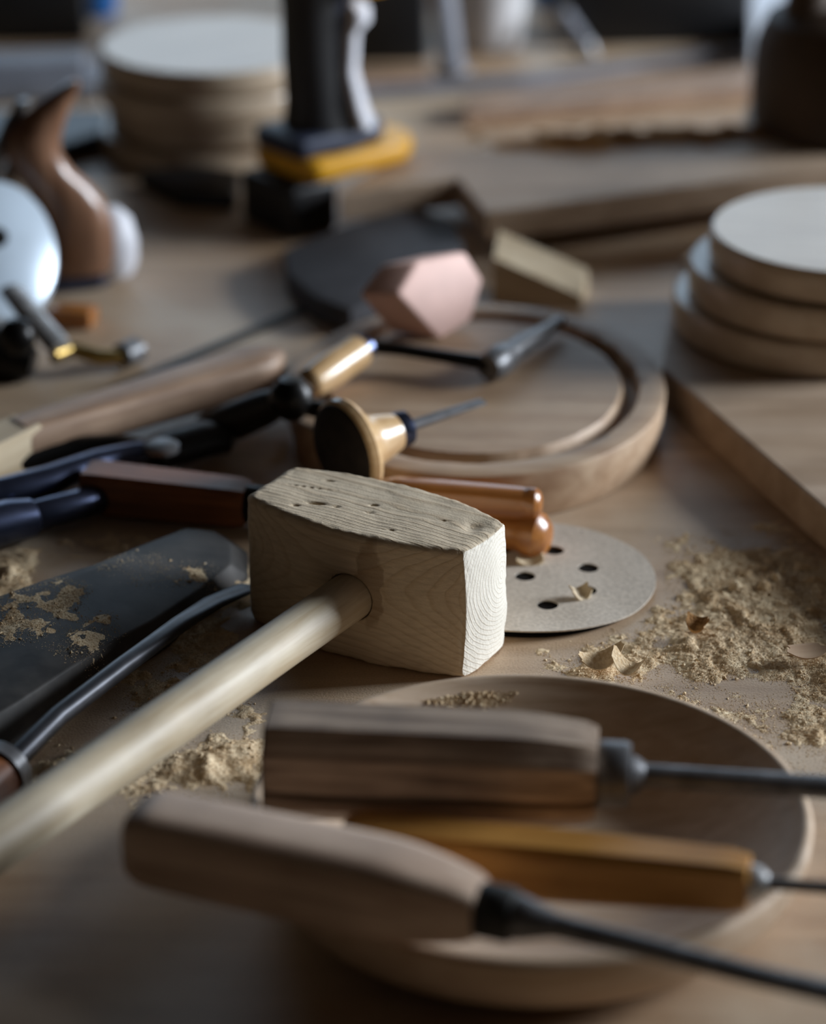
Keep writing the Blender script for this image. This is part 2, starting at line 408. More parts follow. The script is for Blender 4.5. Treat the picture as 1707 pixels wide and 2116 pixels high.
def holed_wall(name, along, const, a0, a1, h0, h1):
    """wall with a window opening; along = 'y' (x const) or 'x' (y const)"""
    bm = bmesh.new()
    lo, hi = (R['y0'], R['y1']) if along == 'y' else (R['x0'], R['x1'])
    for (s0, s1, z0, z1) in ((lo, a0, R['z0'], R['z1']), (a1, hi, R['z0'], R['z1']), (a0, a1, R['z0'], h0), (a0, a1, h1, R['z1'])):
        b = box_bm(const, const+T, s0, s1, z0, z1, 0) if along == 'y' else box_bm(s0, s1, const, const+T, z0, z1, 0)
        me = bpy.data.meshes.new('tmp'); b.to_mesh(me); b.free(); bm.from_mesh(me); bpy.data.meshes.remove(me)
    return struct(name, bm, M['wall'])
holed_wall('wall_right', 'y', R['x1'], WIN['y0'], WIN['y1'], WIN['z0'], WIN['z1'])
holed_wall('wall_back', 'x', R['y1'], WIN2['x0'], WIN2['x1'], WIN2['z0'], WIN2['z1'])

def window(name, along, const, a0, a1, z0, z1):
    w = bpy.data.objects.new(name, None); COL.objects.link(w); w['kind'] = 'structure'
    c0, c1 = const+0.06, const+0.10
    def bar(p, q, r, s):
        b = box_bm(c0, c1, p, q, r, s, 0.003) if along == 'y' else box_bm(p, q, c0, c1, r, s, 0.003)
        return bm_obj('window_bar', b, M['frame'], w, smooth=False)
    bar(a0, a1, z0, z0+.05); bar(a0, a1, z1-.05, z1); bar(a0, a0+.05, z0+.05, z1-.05); bar(a1-.05, a1, z0+.05, z1-.05)
    mid = (a0+a1)/2; bar(mid-.02, mid+.02, z0+.05, z1-.05)
    for p, q in ((a0+.05, mid-.02), (mid+.02, a1-.05)):
        g = box_bm(c0+.015, c0+.02, p, q, z0+.05, z1-.05, 0) if along == 'y' else box_bm(p, q, c0+.015, c0+.02, z0+.05, z1-.05, 0)
        bm_obj('window_pane', g, M['glass'], w, smooth=False)
gm, _, _, _, GP = new_mat('window_glass'); GP.inputs['Transmission Weight'].default_value = 1; GP.inputs['Roughness'].default_value = 0
M['glass'] = gm
window('window_1', 'y', R['x1'], WIN['y0'], WIN['y1'], WIN['z0'], WIN['z1'])
window('window_2', 'x', R['y1'], WIN2['x0'], WIN2['x1'], WIN2['z0'], WIN2['z1'])

# ------------------------------------------------------------------ workbench
bench = thing('workbench', 'large dusty wooden workbench that carries all the tools', 'workbench', (0, 1.6, R['z0']))
bz = -R['z0']
BX0, BX1, BY0, BY1 = -1.25, 1.25, 0.5-1.6, 2.75-1.6
bm_obj('tabletop', box_bm(BX0, BX1, BY0, BY1, bz-0.05, bz, 0.002), M['bench'], bench, smooth=False)
for sx in (BX0+.06, BX1-.15):
    for sy in (BY0+.06, BY1-.15):
        bm_obj('leg', box_bm(sx, sx+.09, sy, sy+.09, 0, bz-.05, 0.003), M['board'], bench, smooth=False)
for sy in (BY0+.08, BY1-.12):
    bm_obj('apron', box_bm(BX0+.15, BX1-.15, sy, sy+.04, bz-.15, bz-.05, 0.002), M['board'], bench, smooth=False)

# ------------------------------------------------------------------ mallet
MC = Vector((-0.018, 1.1346, 0)); MA = math.radians(-31.8)
mallet = thing('wooden_mallet', 'pale carving mallet with square barrel head and round handle', 'mallet', MC, MA)
def mallet_head():
    HL, HH = 0.058, 0.0632
    nx, ny, nz = 150, 76, 40
    def halfw(x):
        t = min(1, abs(x)/HL); return 0.0302-0.0112*t**2.0
    def shape(a, b, c):
        """a, b, c in -1..1 on the surface of the unit cube -> rounded barrel block"""
        x = a*HL; w = halfw(x)
        y = b*w; z = HH/2+c*HH/2
        if a > 0: x += 0.004*(1-(b*b*0.6+c*c*0.4))*a**8       # slightly domed struck face
        # worn arrises, uneven along their length
        def wear(p, q, r0):
            d = max(0.0, abs(p)-(1-r0))/r0; e = max(0.0, abs(q)-(1-r0))/r0
            return d, e
        # rounding towards ends in plan and elevation
        rx, ry, rz = 0.0085 if a > 0 else 0.006, 0.0028, 0.0028
        v = Vector((x, y, z-HH/2)); h = Vector((HL+(0.004 if a > 0 else 0), w, HH/2))
        q = Vector((abs(v.x), abs(v.y), abs(v.z)))
        r = 0.0032
        inner = Vector((h.x-rx, h.y-ry*1.3, h.z-rz*1.3))
        d = Vector((max(0, q.x-inner.x)/rx, max(0, q.y-inner.y)/(ry*1.3), max(0, q.z-inner.z)/(rz*1.3)))
        if sum(1 for k in d if k > 0) >= 2:
            # superellipse style rounding
            l = (d.x**2.2+d.y**2.2+d.z**2.2)**(1/2.2)
            if l > 1:
                d = d/l
                q = Vector((min(q.x, inner.x+d.x*rx), min(q.y, inner.y+d.y*ry*1.3), min(q.z, inner.z+d.z*rz*1.3)))
        v = Vector((math.copysign(q.x, v.x), math.copysign(q.y, v.y), math.copysign(q.z, v.z)+HH/2))
        n1 = mnoise.noise(Vector((v.x*60, v.y*60, v.z*60)))
        n2 = mnoise.noise(Vector((v.x*240+5, v.y*240, v.z*240)))
        edge = sum(1 for k in d if k > 0) >= 2
        amp = 0.0006*n1 + (0.00035*n2 if edge else 0.0001*n2)
        nrm = Vector((v.x/h.x, v.y/h.y, (v.z-HH/2)/h.z))
        nrm = Vector((nrm.x**9, nrm.y**9, nrm.z**9))
        if nrm.length > 1e-6: nrm.normalize()
        v = v+nrm*amp
        # gouged dents and slits on the top face
        if c > 0.98:
            for (dx, dy, lx, ly, dp) in DENTS:
                k = ((v.x-dx)/lx)**2+((v.y-dy-0.25*(v.x-dx))/ly)**2
                if k < 6: v.z -= dp*math.exp(-k)
        # chip broken off the near front corner
        k = ((v.x-0.050)/0.005)**2+((v.y-0.006)/0.006)**2+((v.z-HH)/0.004)**2
        if k < 6: v.z -= 0.0016*math.exp(-k); v.x -= 0.0012*math.exp(-k)
        return v
    bm = bmesh.new(); cache = {}
    def vert(a, b, c):
        k = (round(a, 5), round(b, 5), round(c, 5))
        if k not in cache: cache[k] = bm.verts.new(shape(a, b, c))
        return cache[k]
    def g(n):  # denser towards the edges
        t = np.linspace(-1, 1, n); return np.sin(t*math.pi/2)*0.45+t*0.55
    X, Y, Z = g(nx), g(ny), g(nz)
    def grid(U, V, f):
        for i in range(len(U)-1):
            for j in range(len(V)-1):
                bm.faces.new((f(U[i], V[j]), f(U[i+1], V[j]), f(U[i+1], V[j+1]), f(U[i], V[j+1])))
    for s in (-1, 1):
        grid(X, Y, lambda u, v: vert(u, v, s)); grid(X, Z, lambda u, v: vert(u, s, v)); grid(Y, Z, lambda u, v: vert(s, u, v))
    return bm
DENTS = [(-0.024, -0.0105, 0.0030, 0.0008, 0.0032), (-0.0005, 0.0015, 0.0014, 0.0006, 0.0026), (0.002, -0.006, 0.0012, 0.0005, 0.0016),
         (-0.031, -0.017, 0.0014, 0.0008, 0.0015), (-0.014, -0.009, 0.0012, 0.0009, 0.0012), (-0.033, 0.014, 0.0022, 0.0005, 0.0014),
         (-0.036, 0.003, 0.010, 0.0003, 0.0009), (0.035, 0.004, 0.002, 0.0004, 0.001), (0.020, -0.017, 0.003, 0.0003, 0.0009)]
head = bm_obj('head', mallet_head(), M['mallet'], mallet, ang=0.9)
# bore for the handle, a touch wider than the handle itself
HZ, HXO, HR = 0.0318, 0.0062, 0.0112
cut_v, cut_f = tube([(HXO, -0.06, HZ), (HXO, -0.018, HZ)], HR+0.0005, 48)
cutter = mesh_obj('cutter', cut_v, cut_f, None, mallet)
bo = head.modifiers.new('bore', 'BOOLEAN'); bo.object = cutter; bo.operation = 'DIFFERENCE'; bo.solver = 'EXACT'
bpy.context.view_layer.update()
dg = bpy.context.evaluated_depsgraph_get()
nm = bpy.data.meshes.new_from_object(head.evaluated_get(dg)); head.modifiers.clear()
head.data = nm; nm.name = 'head'
bpy.data.objects.remove(cutter)
secs = []
for i in range(90):
    t = -0.0182-i*0.335/89
    r = HR*(1-0.02*math.sin(i*0.09))
    sec = []
    for j in range(40):
        an = 2*math.pi*j/40
        w = 1+0.018*mnoise.noise(Vector((math.cos(an)*1.5, math.sin(an)*1.5, t*14)))
        d = 0
        k = ((t+0.052)/0.006)**2+((an-1.75)/0.22)**2
        if k < 6: d = 0.0012*math.exp(-k)
        sec.append((HXO+(r*w-d)*math.cos(an), t, HZ+(r*w-d)*math.sin(an)))
    secs.append(sec)
hv, hf = loft(secs); hm = M['mallet_handle']
hm_y = wood('mallet_handle_wood_lengthwise', (216, 203, 178), (188, 168, 136), 150, 0.06, 0.5, 0.2, 0.4, 0.35, axis=1)
mesh_obj('handle', hv, hf, hm_y, mallet)

# ------------------------------------------------------------------ foreground dish
DH = 0.036
dish_c = at(1096, 1690, DH); dish_c.z = 0; dish_c.y += 0.010
DR = 0.1085
def dish_profile():
    p = [(0, 0.0), (0.066, 0.0), (0.070, 0.0008)]
    for i in range(1, 13):
        t = i/12; p.append((0.070+(DR-0.070)*math.sin(t*math.pi/2)**0.9, 0.0008+(DH-0.0045)*(1-math.cos(t*math.pi/2))**0.95))
    p += [(DR+0.0001, DH-0.0022), (DR-0.0008, DH-0.0006), (DR-0.0024, DH), (DR-0.0042, DH-0.0005), (DR-0.0054, DH-0.002)]
    for i in range(1, 15):
        t = i/14; p.append((DR-0.0054-(DR-0.0054-0.052)*t, DH-0.002-(DH-0.002-0.0085)*math.sin(t*math.pi/2)**1.15))
    p += [(0.03, 0.0082), (0, 0.0082)]
    return p
dv, df = lathe(dish_profile(), 128)
dish = mesh_obj('wooden_dish', dv, df, M['dish'], ang=1.0); dish.location = dish_c
tag(dish, 'shallow round turned wooden dish in the foreground holding chisels', 'dish')

# ------------------------------------------------------------------ chisels and gouges
def tool(name, label, butt, front, cat='chisel'):
    return thing(name, label, cat, mat=frame(butt, front))
def handle_part(par, secs, mat, smooth=True, ang=0.6, name='handle'):
    v, f = loft(secs); return mesh_obj(name, v, f, mat, par, smooth, ang)
def tube_part(name, par, path, radii, mat, n=20):
    v, f = tube(path, radii, n); return mesh_obj(name, v, f, mat, par)

# A: weathered handle lying across the dish
a0, a1 = at(556, 1566, 0.0575), at(1234, 1598, 0.0575)
tA = tool('wood_chisel', 'weathered grey brown chisel with cracked handle lying across the dish', a0, a1)
LA = (a1-a0).length
def cracked(x, hw, hh, ch):
    p = octsec(x, hw, hh, ch)
    # front side is local -y: put a narrow crack in it
    out = []
    for q in p:
        out.append(q)
    zc = -hh*0.26-0.0008*math.sin(x*60); dp = 0.006
    # octsec order: points 4 (-hw, hh-ch) and 5 (-hw, -hh+ch)
    g = [(x, -hw, zc+0.0014), (x, -hw+dp, zc), (x, -hw, zc-0.0014)]
    return out[:5]+g+out[5:]
secA = []
for i in range(28):
    t = i/27; x = t*LA
    k = 1-0.16*max(0, (t-0.72)/0.28)**1.6
    s = 0.0192*k*(1+0.012*mnoise.noise(Vector((x*40, 3, 1))))
    if i == 0: s *= 0.975
    if i == 27: s *= 0.93
    secA.append(cracked(x, s*0.98, s*1.02, s*0.42))
hA = handle_part(tA, secA, M['old_wood'], True, 0.45)
# dark butt
v, f = loft([octsec(-0.0006, 0.0178, 0.0186, 0.0074), octsec(0.0004, 0.0185, 0.0193, 0.0078)])
mesh_obj('butt', v, f, M['hole'], tA)['label'] = 'dark butt end'
fv, ff = tube([(LA-0.001, 0, 0), (LA+0.0005, 0, 0), (LA+0.0105, 0, 0), (LA+0.0125, 0, 0), (LA+0.0126, 0, 0)], [0.0118, 0.0128, 0.0128, 0.0118, 0.006], 32)
mesh_obj('ferrule', fv, ff, M['grey_steel'], tA)
tube_part('bolster', tA, [(LA+0.012, 0, 0), (LA+0.0135, 0, 0), (LA+0.0155, 0, 0), (LA+0.018, 0, 0)], [0.0070, 0.0078, 0.0068, 0.005], M['grey_steel'])
tube_part('blade', tA, [(LA+0.017, 0, 0), (LA+0.05, 0, -0.0006), (LA+0.10, 0, -0.0014), (LA+0.15, 0, -0.002), (LA+0.18, 0, -0.0022)],
          [(0.0046, 0.0046), (0.0048, 0.0044), (0.006, 0.004), (0.008, 0.003), (0.009, 0.001)], M['dark_steel'])

# B: ochre handle, half hidden
b0, b1 = at(712, 1750, 0.040), at(1548, 1822, 0.0475)
tB = tool('wood_chisel', 'ochre yellow handled chisel in the dish between two others', b0, b1)
LB = (b1-b0).length; secB = []
for i in range(24):
    t = i/23; k = 1.0-0.18*t+0.06*math.sin(t*math.pi)
    if i == 0: k *= 0.86
    if i == 23: k *= 0.88
    secB.append(octsec(t*LB, 0.0106*k, 0.0116*k, 0.003*k))
handle_part(tB, secB, M['ochre_wood'], True, 0.5)
tube_part('ferrule', tB, [(LB-0.001, 0, 0), (LB+0.001, 0, 0), (LB+0.004, 0, 0), (LB+0.007, 0, 0)], [0.006, 0.0066, 0.006, 0.0035], M['steel'])
tube_part('blade', tB, [(LB+0.006, 0, 0), (LB+0.04, 0, 0.0005), (LB+0.09, 0, 0.001), (LB+0.12, 0, 0.001)], [0.0024, 0.0024, 0.003, 0.0012], M['dark_steel'])

# C: front chisel
c0, c1 = at(282, 1724, 0.056), at(992, 1878, 0.0545)
tC = tool('wood_chisel', 'brown chisel resting on the front rim, nearest to the viewer', c0, c1)
LC = (c1-c0).length; secC = []
for i in range(36):
    t = i/35
    k = 1.0+0.05*math.sin(t*math.pi*0.9)
    if t > 0.72: k *= 1-0.33*((t-0.72)/0.28)**1.7
    e = 1.0
    if t < 0.06: e = 0.80+0.20*math.sqrt(t/0.06)
    if t > 0.98: e = 0.93
    secC.append(supersec(t*LC, 0.0152*k*e, 0.0148*k*e, 32, 4.2))
handle_part(tC, secC, wood('dry_beech_handle_wood', (222, 196, 172), (178, 148, 126), 140, 0.06, 0.5, 0.25, 0.45, 0.4), True, 0.7)
fv, ff = tube([(LC-0.001, 0, 0), (LC+0.0005, 0, 0), (LC+0.011, 0, 0), (LC+0.0128, 0, 0), (LC+0.013, 0, 0)], [0.0088, 0.0098, 0.0098, 0.009, 0.005], 32)
mesh_obj('ferrule', fv, ff, M['rule'], tC)
tube_part('bolster', tC, [(LC+0.0125, 0, 0), (LC+0.015, 0, 0), (LC+0.021, 0, 0), (LC+0.028, 0, 0)], [0.0075, 0.0082, 0.0064, 0.0044], M['grey_steel'])
tube_part('blade', tC, [(LC+0.026, 0, 0), (LC+0.06, 0, -0.001), (LC+0.10, 0, -0.0026), (LC+0.15, 0, -0.003), (LC+0.18, 0, -0.003)],
          [(0.0044, 0.0044), (0.0042, 0.0038), (0.0046, 0.0034), (0.006, 0.003), (0.007, 0.001)], M['grey_steel'])

# ------------------------------------------------------------------ perforated sanding disc
def sanding_disc():
    from mathutils.geometry import delaunay_2d_cdt
    Rr = 0.0625; pts = []; edges = []
    def loop(cx, cy, r, n):
        s = len(pts)
        for i in range(n): pts.append(Vector((cx+r*math.cos(2*math.pi*i/n), cy+r*math.sin(2*math.pi*i/n))))
        for i in range(n): edges.append((s+i, s+(i+1) % n))
    loop(0, 0, Rr, 96)
    holes = [(0.0322*math.cos(math.radians(a)), 0.0322*math.sin(math.radians(a)), 0.0050) for a in (-73, -28, 17, 62, 107, 152, 197, 242)] + [(0, 0, 0.005)]
    for h in holes: loop(*h, 24)
    for i in range(-20, 21):
        for j in range(-20, 21):
            p = Vector((i*0.003, j*0.003))
            if p.length < Rr-0.002 and all((p-Vector(h[:2])).length > h[2]+0.001 for h in holes): pts.append(p)
    v, e, f, *_ = delaunay_2d_cdt(pts, edges, [], 1, 1e-7)
    faces = []
    for t in f:
        c = sum((v[i] for i in t), Vector((0, 0)))/3
        if c.length < Rr and all((c-Vector(h[:2])).length > h[2]*0.99 for h in holes): faces.append(tuple(t))
    def zz(p):
        curl = max(0, -p.y-0.035)/0.0275
        return 0.0003+0.0022*curl**2+0.0004*mnoise.noise(Vector((p.x*40, p.y*40, 0)))*min(1, p.length/0.03)+0.0003
    verts = [(p.x, p.y, zz(p)) for p in v]; n = len(verts)
    up = [(a, b, c+0.0007) for a, b, c in verts]
    from collections import Counter
    cnt = Counter()
    for t in faces:
        for i in range(3): cnt[tuple(sorted((t[i], t[(i+1) % 3])))] += 1
    allf = [tuple(reversed(t)) for t in faces]+[tuple(i+n for i in t) for t in faces]
    for t in faces:
        for i in range(3):
            a, b = t[i], t[(i+1) % 3]
            if cnt[tuple(sorted((a, b)))] == 1: allf.append((a, b, b+n, a+n))
    return verts+up, allf
sv, sf = sanding_disc()
sd = thing('sanding_disc', '', '', at(1085, 1200))
ab = mesh_obj('abrasive_sheet', sv, sf, M['paper'], sd); ab.location = (0, 0, 0.0012)
v, f = lathe([(0, 0), (0.0596, 0), (0.0600, 0.0004), (0.0600, 0.0011), (0.0596, 0.0014), (0, 0.0014)], 96)
mesh_obj('backing', v, f, M['felt'], sd)
tag(sd, 'round perforated sanding disc lying flat beside the mallet', 'sanding disc')

# ------------------------------------------------------------------ oval bowl blank with a carved groove
OH = 0.028
oc = Vector((at(984, 806, OH).x, 1.3716, 0))
def oval_wob(t, r, z):
    if z > OH-0.012 and 0.72 < r < 0.89:
        return 0.012*mnoise.noise(Vector((math.cos(t)*6, math.sin(t)*6, r*7)))+0.006*mnoise.noise(Vector((math.cos(t)*22, math.sin(t)*22, r*9)))
    return 0.0
op = [(0, 0), (0.93, 0), (0.955, 0.0008), (0.992, OH*0.5), (1.0, OH-0.0016), (0.995, OH-0.0004), (0.985, OH), (0.92, OH+0.0002), (0.868, OH),
      (0.858, OH-0.001), (0.845, OH-0.009), (0.82, OH-0.0105), (0.79, OH-0.009), (0.772, OH-0.0015), (0.762, OH), (0.5, OH+0.0003), (0.25, OH), (0, OH)]
ov, of = lathe(op, 160, 0.1015, 0.124, oval_wob)
oval = mesh_obj('bowl_blank', ov, of, M['oval'], ang=0.7); oval.location = oc; oval.rotation_euler = (0, 0, math.radians(-4))
tag(oval, 'thick oval wooden bowl blank with a groove carved inside its edge', 'wood blank')

# ------------------------------------------------------------------ stacks of round blanks
def disc(name, label, c, z, r, h, rz):
    p = [(0, 0), (r-0.004, 0), (r-0.0018, 0.0008), (r-0.0004, 0.003), (r, h*0.5), (r-0.0004, h-0.0025), (r-0.0014, h-0.0006), (r-0.0024, h), (0, h)]
    v, f = lathe(p, 96); o = mesh_obj(name, v, f, M['disc_wood'], ang=0.5)
    o.location = (c.x, c.y, z); o.rotation_euler = (0, 0, rz)
    return tag(o, label, 'wood disc', 'round wooden blanks in stacks')
BT = 0.022                                                       # right board thickness
ST = BT+0.060
cR = at(1752, 470, ST)
for i, nm_ in enumerate(('bottom', 'middle', 'top')):
    d = (-0.012+0.006*i, 0.004-0.002*i)
    disc('round_blank', f'{nm_} pale round blank of the stack on the right board', cR+Vector((d[0]*(i < 2), d[1]*(i < 2), 0)), BT+i*0.0200, (0.084, 0.082, 0.0770)[i], 0.0196, i*1.3+.4)
SL = 0.076
cL = at(440, 88, SL)
for i, nm_ in enumerate(('bottom', 'second lowest', 'third', 'topmost')):
    d = ((-.008, -.004), (0.004, 0.002), (-0.002, -0.003), (0, 0))[i]
    disc('round_blank', f'{nm_} pale round blank of the stack behind the drill', cL+Vector((d[0], d[1], 0)), i*0.0190, 0.0790-0.006*(i == 0), 0.0184, i*2.3)

# ------------------------------------------------------------------ boards
def board(name, label, pix, z0, z1, mat, bev=0.0015, cat='board'):
    pts = [at(p[0], p[1], z1) for p in pix]
    c = sum(pts, Vector((0, 0, 0)))/len(pts)
    bm = prism_bm([(p.x-c.x, p.y-c.y) for p in pts], 0, z1-z0, bev)
    o = bm_obj(name, bm, mat, smooth=False); o.location = (c.x, c.y, z0)
    return tag(o, label, cat)
board('wood_board', 'thick board corner at the right carrying a stack of discs', [(1368, 758), (1707, 1052), (2050, 1349), (2450, 1000), (1990, 560), (1400, 548)], 0, BT, M['board'])
LB_B, LB_T = 0.013, 0.0325
board('wood_board', 'notched wooden board lying across the back under the drill', [(702, 401), (945, 368), (1004, 440), (1707, 346), (1930, 316), (1930, 165), (1548, 200), (1530, 268), (1100, 300), (800, 330)], LB_B, LB_T, M['board'])
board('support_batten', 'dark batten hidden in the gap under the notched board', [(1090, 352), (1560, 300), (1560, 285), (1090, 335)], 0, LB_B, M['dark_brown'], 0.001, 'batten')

# ------------------------------------------------------------------ pink block, wedge, offcut
pk_c = at(938, 690, OH+0.0006)
def pink_block():
    # lit face drawn in the xz plane, extruded backwards along +y
    f = [(-0.010, 0.0), (0.015, 0.004), (0.031, 0.024), (0.024, 0.043), (-0.010, 0.047), (-0.029, 0.033)]
    lo = [(x, z*0.45, z) for x, z in f]; hi = [(x*0.92-0.012, 0.034+z*0.2, z*0.9+0.001) for x, z in f]
    bm = bmesh.new(); a = [bm.verts.new(p) for p in lo]; b = [bm.verts.new(p) for p in hi]; n = len(f)
    bm.faces.new(a); bm.faces.new(list(reversed(b)))
    for i in range(n): bm.faces.new((a[i], b[i], b[(i+1) % n], a[(i+1) % n]))
    bmesh.ops.recalc_face_normals(bm, faces=bm.faces)
    return bevelled(bm, 0.0025, 3)
pk = bm_obj('wood_block', pink_block(), M['pink']); pk.location = pk_c; pk.rotation_euler = (0, 0, math.radians(47)); pk.scale = (1.12, 0.8, 0.9)
zmin = min(v.co.z for v in pk.data.vertices); pk.location.z -= zmin
tag(pk, 'pinkish faceted wood block standing on the oval blank', 'wood block')
w_c = at(1120, 640, 0)
def wedge():
    bm = bmesh.new()
    lo = [(-0.030, -0.004), (0.024, -0.010), (0.030, 0.022), (-0.026, 0.028)]
    hz = [0.030, 0.008, 0.014, 0.037]
    a = [bm.verts.new((x, y, 0)) for x, y in lo]; b = [bm.verts.new((x*0.97, y*0.97, h)) for (x, y), h in zip(lo, hz)]
    bm.faces.new(list(reversed(a))); bm.faces.new(b)
    for i in range(4): bm.faces.new((a[i], a[(i+1) % 4], b[(i+1) % 4], b[i]))
    return bevelled(bm, 0.003, 3)
wd = bm_obj('wood_wedge', wedge(), M['pale_stick']); wd.location = w_c+Vector((0, 0.012, 0))
tag(wd, 'small pale wood wedge behind the oval blank', 'wedge')
of_c = at(1408, 556, BT)
bm = prism_bm([(-0.012, -0.004), (0.008, -0.008), (0.010, 0.006), (-0.006, 0.008)], 0, 0.008, 0.001)
ofc = bm_obj('wood_offcut', bm, M['pale_stick']); ofc.location = of_c+Vector((0.012, 0, 0))
tag(ofc, 'tiny pale wood offcut on the board corner beside the disc stack', 'offcut')

# dark grey stone slab
def slab():
    pix = [(585, 515), (720, 462), (850, 425), (935, 452), (958, 500), (935, 540), (840, 590), (725, 640), (645, 610), (592, 560)]
    z = 0.016; pts = [at(x, y, z) for x, y in pix]; c = sum(pts, Vector())/len(pts)
    o = bm_obj('sharpening_stone', prism_bm([(p.x-c.x, p.y-c.y) for p in pts], 0, z, 0.002), M['stone'])
    o.location = (c.x, c.y, 0)
    return tag(o, 'flat dark grey slab of sharpening stone in front of the drill', 'stone')
slab()

# ------------------------------------------------------------------ bent knife lying on the oval blank
zt = OH+0.009
k_h0, k_h1 = at(630, 800, zt), at(738, 728, zt+0.004)
kn = tool('draw_knife', 'draw knife with pale handle and black bar on the oval blank', k_h0, k_h1, 'draw knife')
inv = kn.matrix_world.inverted() if False else frame(k_h0, k_h1).inverted()
LK = (k_h1-k_h0).length
sec = []
for i in range(24):
    t = i/23; k = 0.72+0.28*math.sin(min(1, t*1.35+0.12)*math.pi*0.62)
    if i == 0: k *= 0.5
    if i == 1: k *= 0.85
    sec.append(supersec(t*LK, 0.0098*k, 0.0098*k, 24, 2))
handle_part(kn, sec, M['pale_handle'])
tube_part('ferrule', kn, [(LK-0.002, 0, 0), (LK, 0, 0), (LK+0.007, 0, 0), (LK+0.008, 0, 0)], [0.007, 0.0078, 0.0074, 0.005], M['blued_steel'])
P_ = lambda x, y, z: inv @ at(x, y, z)
tube_part('blade', kn, [P_(745, 724, zt+0.004), P_(765, 716, zt+0.004), P_(830, 722, zt+0.004), P_(920, 736, zt+0.002), P_(1000, 750, zt+0.001), P_(1020, 752, zt)],
          [0.003, (0.0042, 0.0038), (0.005, 0.0034), (0.0055, 0.0034), (0.0055, 0.004), 0.005], M['black_steel'])
tube_part('collar', kn, [P_(1008, 760, zt), P_(1018, 754, zt), P_(1042, 738, zt), P_(1050, 733, zt)], [0.007, 0.0088, 0.0084, 0.006], M['grey_steel'])
tube_part('tang', kn, [P_(1046, 736, zt), P_(1075, 716, zt), P_(1110, 695, zt-0.001), P_(1160, 662, zt-0.002)], [0.0062, 0.0064, 0.005, 0.003], M['grey_steel'])

# mushroom handled palm gouge
g_b, g_f = at(702, 934, 0.0415), at(816, 892, 0.0440)
pg = tool('palm_gouge', 'palm gouge with mushroom shaped pale handle behind the mallet head', g_b, g_f, 'gouge')
LG = (g_f-g_b).length
prof = [(-0.0035, 0.004), (-0.002, 0.014), (0.0, 0.021), (0.003, 0.0255), (0.006, 0.0262), (0.009, 0.0245), (0.012, 0.0185), (0.016, 0.0145), (0.022, 0.0128), (LG*0.75, 0.0120), (LG, 0.0095)]
handle_part(pg, [supersec(x, r, r, 36, 2) for x, r in prof], M['pale_handle'])
handle_part(pg, [supersec(x, r, r, 36, 2) for x, r in [(-0.0046, 0.003), (-0.0036, 0.012), (-0.0016, 0.0205), (0.0004, 0.0235), (0.0016, 0.0238)]], M['hole'], name='butt')['label'] = 'domed butt of the mushroom handle with shade put into its dark colour'  # dark colour here stands for the shade on the butt face
tube_part('ferrule', pg, [(LG-0.001, 0, 0), (LG+0.0005, 0, 0), (LG+0.007, 0, 0), (LG+0.0075, 0, 0)], [0.0088, 0.0096, 0.009, 0.004], M['blued_steel'])
tube_part('blade', pg, [(LG+0.006, 0, 0), (LG+0.03, 0, -0.0005), (LG+0.055, 0, -0.001)], [0.003, (0.003, 0.0025), (0.004, 0.001)], M['dark_steel'])

# black tool with a shiny knob at the left edge of the oval blank
q0, q1 = at(560, 815, 0.0405), at(598, 822, 0.0405)
bk = tool('black_scraper', 'black tool with shiny round knob left of the oval blank', q0, q1, 'scraper')
kv, kf = lathe([(0, -0.011), (0.006, -0.0105), (0.0105, -0.006), (0.012, 0), (0.0105, 0.006), (0.006, 0.0105), (0, 0.0115)], 32)
ko = mesh_obj('knob', kv, kf, M['black_steel'], bk); ko.location = (0.012, 0, 0.0)
inv2 = frame(q0, q1).inverted(); P2 = lambda x, y, z: inv2 @ at(x, y, z)
tube_part('arm', bk, [P2(606, 830, 0.038), P2(640, 842, 0.036), P2(690, 856, 0.035), P2(745, 868, 0.035)], [0.0052, 0.0046, 0.0046, 0.004], M['black_steel'])
tube_part('grip', bk, [P2(586, 826, 0.037), P2(550, 842, 0.029), P2(490, 868, 0.0185), P2(420, 888, 0.011)], [0.007, 0.0095, 0.0105, 0.008], M['black'])

# ------------------------------------------------------------------ amber handled chisels behind the mallet
e0, e1 = at(1120, 1042, 0.0285), at(775, 1018, 0.0285)
ua = tool('amber_chisel', 'amber varnished chisel handle beside the oval blank, upper of two', e0, e1)
Lu = (e1-e0).length
pr = [(0, 0.004, 2), (0.001, 0.0062, 2), (0.003, 0.0078, 2), (0.0065, 0.0080, 2), (0.0078, 0.0072, 2.6), (0.010, 0.0074, 3), (0.05, 0.0080, 3.4), (Lu-0.01, 0.0082, 3), (Lu, 0.006, 2)]
handle_part(ua, [supersec(x, r, r, 32, e) for x, r, e in pr], M['amber_wood'])
tube_part('blade', ua, [(Lu-0.001, 0, 0), (Lu+0.01, 0, 0), (Lu+0.025, 0, -0.001), (Lu+0.04, 0, -0.002)], [0.004, 0.0035, (0.005, 0.0025), (0.006, 0.001)], M['dark_steel'])
e0, e1 = at(1136, 1112, 0.0120), at(905, 1072, 0.0105)
la = tool('amber_chisel', 'amber varnished chisel handle with round bulb end touching the sanding disc', e0, e1)
Ll = (e1-e0).length
pr = [(0, 0.003, 2), (0.0012, 0.0075, 2), (0.005, 0.0115, 2), (0.010, 0.0118, 2), (0.0145, 0.0096, 2), (0.022, 0.0092, 2), (Ll*0.6, 0.0105, 2), (Ll, 0.008, 2)]
handle_part(la, [supersec(x, r, r, 32, e) for x, r, e in pr], M['amber_wood'])
tube_part('blade', la, [(Ll-0.001, 0, 0), (Ll+0.02, 0, -0.002), (Ll+0.035, 0, -0.005)], [0.004, 0.0032, (0.005, 0.0015)], M['dark_steel'])

